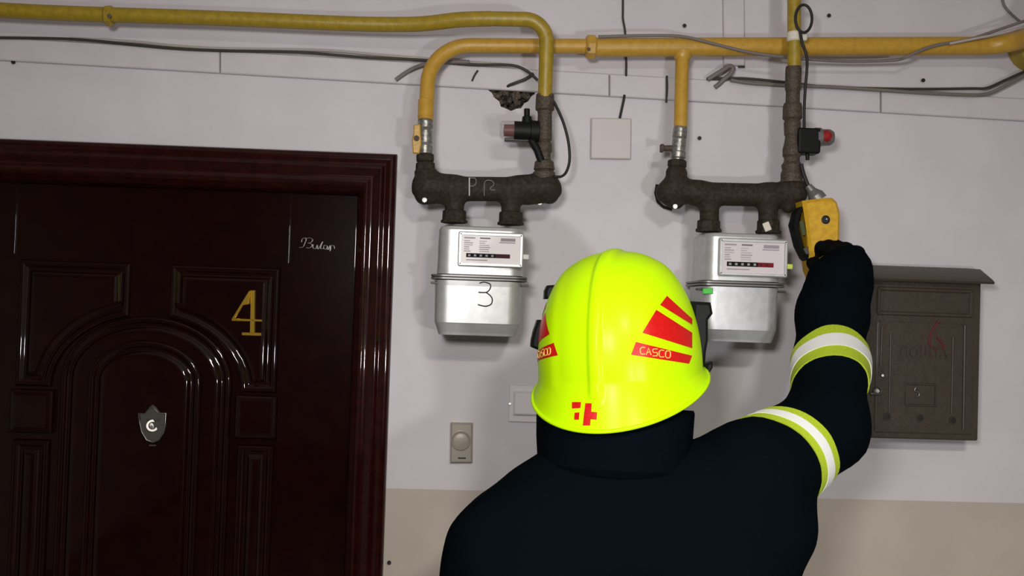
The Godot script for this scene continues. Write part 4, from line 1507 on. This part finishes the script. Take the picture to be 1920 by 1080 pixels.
	for k in [-1.0, 1.0]:
		mb = MB.new()
		var eye: Vector3 = hd + fwd * 0.083 + sd * 0.032 * k + Vector3(0, -0.008, 0)
		rbox(mb, eye, Vector3(0.022, 0.014, 0.014), 0.006, 2, HB)
		part("eye", mb, mat.white_plastic, person)
	mb = MB.new()
	var cb: Vector3 = P.call(1148, 885, 0.475)
	var ct: Vector3 = P.call(1153, 762, 0.465)
	var cl := cb.distance_to(ct)
	lathe(mb, cb, ct, [[0, 0.108], [0.01, 0.116], [cl * 0.5, 0.120], [cl - 0.004, 0.122], [cl, 0.120], [cl, 0.112], [cl * 0.4, 0.108]], 40)
	part("collar", mb, mat.body, person, "tall navy collar and neck flap")
	# reflective bands on the right sleeve
	var ax1: Vector3 = (P.call(1574, 590, 0.245) - E).normalized()
	ax1 = (ax1 + Vector3(-0.02, 0.0, -0.75)).normalized()
	var c1: Vector3 = P.call(1556, 702, 0.32)
	part("reflective_band", band(bones, 0.03, c1, ax1, -0.030, 0.030, 0.002), mat.hivis, person, "lime yellow sleeve band")
	part("reflective_strip", band(bones, 0.03, c1, ax1, -0.012, 0.012, 0.003), mat.silver_tape, person, "bright silver strip on the forearm band")
	var ax2: Vector3 = (E - SR).normalized()
	ax2 = (ax2 + Vector3(0.15, 0.25, -0.45)).normalized()
	var c2: Vector3 = P.call(1470, 868, 0.45)
	part("reflective_band", band(bones, 0.03, c2, ax2, -0.024, 0.024, 0.002), mat.hivis, person, "lime yellow band above the elbow")
	part("reflective_strip", band(bones, 0.03, c2, ax2, -0.009, 0.009, 0.003), mat.silver_tape, person, "silver strip above the elbow")
	# gloves
	mb = MB.new()
	var fdir := Vector3(-0.12, 0.95, -0.22).normalized()
	var ndir := Vector3(-0.3, 0.0, -0.95)
	ndir = (ndir - fdir * ndir.dot(fdir)).normalized()
	var sdir := ndir.cross(fdir).normalized()
	if sdir.x > 0: sdir = -sdir
	var wr: Vector3 = P.call(1600, 552, 0.20)
	sdf_mesh(mb, hand_bones(wr, fdir, ndir, sdir, [0.9, 1.2, 0.9], [(fdir * 0.6 + sdir * 0.35 + ndir * 0.5).normalized(), (fdir * 0.6 - sdir * 0.2 + ndir * 0.6).normalized()]), 0.008, 0.0035)
	part("glove", mb, mat.glove, person, "black glove closed on the detector")
	mb = MB.new()
	var lw := Vector3(P.call(880, 1080, 0.5).x + 0.02, 0.93, 0.38)
	fdir = Vector3(0.05, -0.97, -0.2).normalized()
	sdf_mesh(mb, hand_bones(lw, fdir, Vector3(1, 0, 0), Vector3(0, -0.2, -0.97).normalized(), [0.3, 0.4, 0.3], [(fdir * 0.8 + Vector3(0.3, 0, -0.5)).normalized(), (fdir * 0.9 + Vector3(0.3, 0, -0.2)).normalized()]), 0.008, 0.0045)
	part("glove", mb, mat.glove, person)
	helmet()

func helmet():
	var mb := MB.new()
	var NU := 220
	var NT := 56
	var pos := []
	var nor := []
	for j in NT + 1:
		for i in NU:
			var th := TAU * i / NU
			var t := maxf(float(j) / NT, 0.0008)
			pos.append(HO + HB * helm(th, t))
			nor.append(HB * helm_n(th, t))
	for j in NT:
		for i in NU:
			var a := j * NU + i
			var b := j * NU + (i + 1) % NU
			mb.quad(pos[a], pos[b], pos[b + NU], pos[a + NU], nor[a], nor[b], nor[b + NU], nor[a + NU])
	# rolled rim
	var rim := PackedVector3Array()
	for i in 110:
		rim.append(HO + HB * helm(TAU * i / 110, 1.0))
	tube(mb, rim, 0.003, 8, -1, true)
	var h := part("helmet", mb, mat.helmet, person, "fluorescent yellow fire helmet")
	mb = MB.new()
	for j in range(20, 54):
		for i in NU:
			var a := j * NU + i
			var b := j * NU + (i + 1) % NU
			var ia: Vector3 = -nor[a]; var ib: Vector3 = -nor[b]; var ic: Vector3 = -nor[b + NU]; var id: Vector3 = -nor[a + NU]
			mb.quad(pos[a] + ia * 0.007, pos[b] + ib * 0.007, pos[b + NU] + ic * 0.007, pos[a + NU] + id * 0.007, ia, ib, ic, id)
	part("liner", mb, mat.black, h)
	# red fields
	for q in [[[1250, 555], [1297, 598], [1297, 609], [1237, 572]], [[1230, 581], [1297, 624], [1297, 653], [1204, 624]], [[1192, 641], [1297, 667], [1291, 682], [1183, 665]]]:
		decal(q, mat.sticker_red, h, "red_sticker")
		decal(q, mat.sticker_red, h, "red_sticker", 6, 4, -1.0)
	# maker's lettering on the lowest field
	var L := []
	var bx := [1200.0, 1211.0, 1223.0, 1235.0, 1247.0]
	for k in 5:
		var x: float = bx[k]
		var y: float = 651.0 + (x - 1200.0) * 0.15
		var w := 9.0
		var hh := 13.0
		var sl: float = 1.5
		match k:
			0, 3: L.append([[x + w, y + 1], [x + 2 + sl, y], [x, y + 3], [x, y + hh - 3], [x + 2, y + hh], [x + w, y + hh]])
			1: L.append([[x, y + hh], [x + w * 0.5, y], [x + w, y + hh], [x + w * 0.8, y + hh * 0.6], [x + w * 0.2, y + hh * 0.6]])
			2: L.append([[x + w, y], [x + 1, y], [x, y + 3], [x + 1, y + hh * 0.5], [x + w - 1, y + hh * 0.5], [x + w, y + hh - 3], [x + w - 1, y + hh], [x, y + hh]])
			4: L.append([[x + 2, y], [x + w - 2, y], [x + w, y + 3], [x + w, y + hh - 3], [x + w - 2, y + hh], [x + 2, y + hh], [x, y + hh - 3], [x, y + 3], [x + 2, y]])
	helm_strokes(L, 0.0009, mat.gold, h, "letter")
	helm_strokes(L, 0.0009, mat.gold, h, "letter", -1.0)
	# emblem on the neck guard
	for q in [[[1073, 754], [1090, 754], [1089, 765], [1073, 766]], [[1078, 774], [1087, 773], [1086, 787], [1077, 787]], [[1098, 756], [1110, 756], [1107, 798], [1093, 798]], [[1107, 772], [1120, 773], [1119, 787], [1106, 786]]]:
		decal(q, mat.sticker_red, h, "emblem_mark", 3, 3)
	# visor hinges and clips
	mb = MB.new()
	slab_px(mb, [[1300, 565], [1334, 567], [1338, 588], [1329, 600], [1329, 638], [1325, 661], [1323, 688], [1291, 698], [1287, 686], [1296, 680], [1297, 631], [1299, 594]], 0.44, 0.035, 0.005)
	var hn := part("visor_hinge", mb, mat.black, h)
	mb = MB.new()
	slab_px(mb, [[1325, 682], [1337, 678], [1337, 690], [1331, 700], [1324, 710]], 0.43, 0.02, 0.003)
	part("strap_hook", mb, mat.black, h)
	mb = MB.new()
	slab_px(mb, [[1303, 662], [1307, 660], [1303, 684], [1299, 686]], 0.475, 0.003, 0.001)
	part("hinge_pin", mb, mat.lime, hn)
	mb = MB.new()
	slab_px(mb, [[1022, 545], [1027, 535], [1040, 534], [1042, 560], [1021, 561]], 0.42, 0.03, 0.004)
	part("visor_hinge", mb, mat.black, h)
	mb = MB.new()
	slab_px(mb, [[1001, 620], [1008, 600], [1020, 600], [1020, 657], [1008, 656], [996, 651], [997, 638]], 0.42, 0.03, 0.004)
	part("strap_hook", mb, mat.black, h)

func _ready():
	camera_and_light()
	make_materials()
	lights()
	room()
	door()
	pipes()
	fittings()
	meters()
	wall_things()
	mailbox()
	detector()
	firefighter()
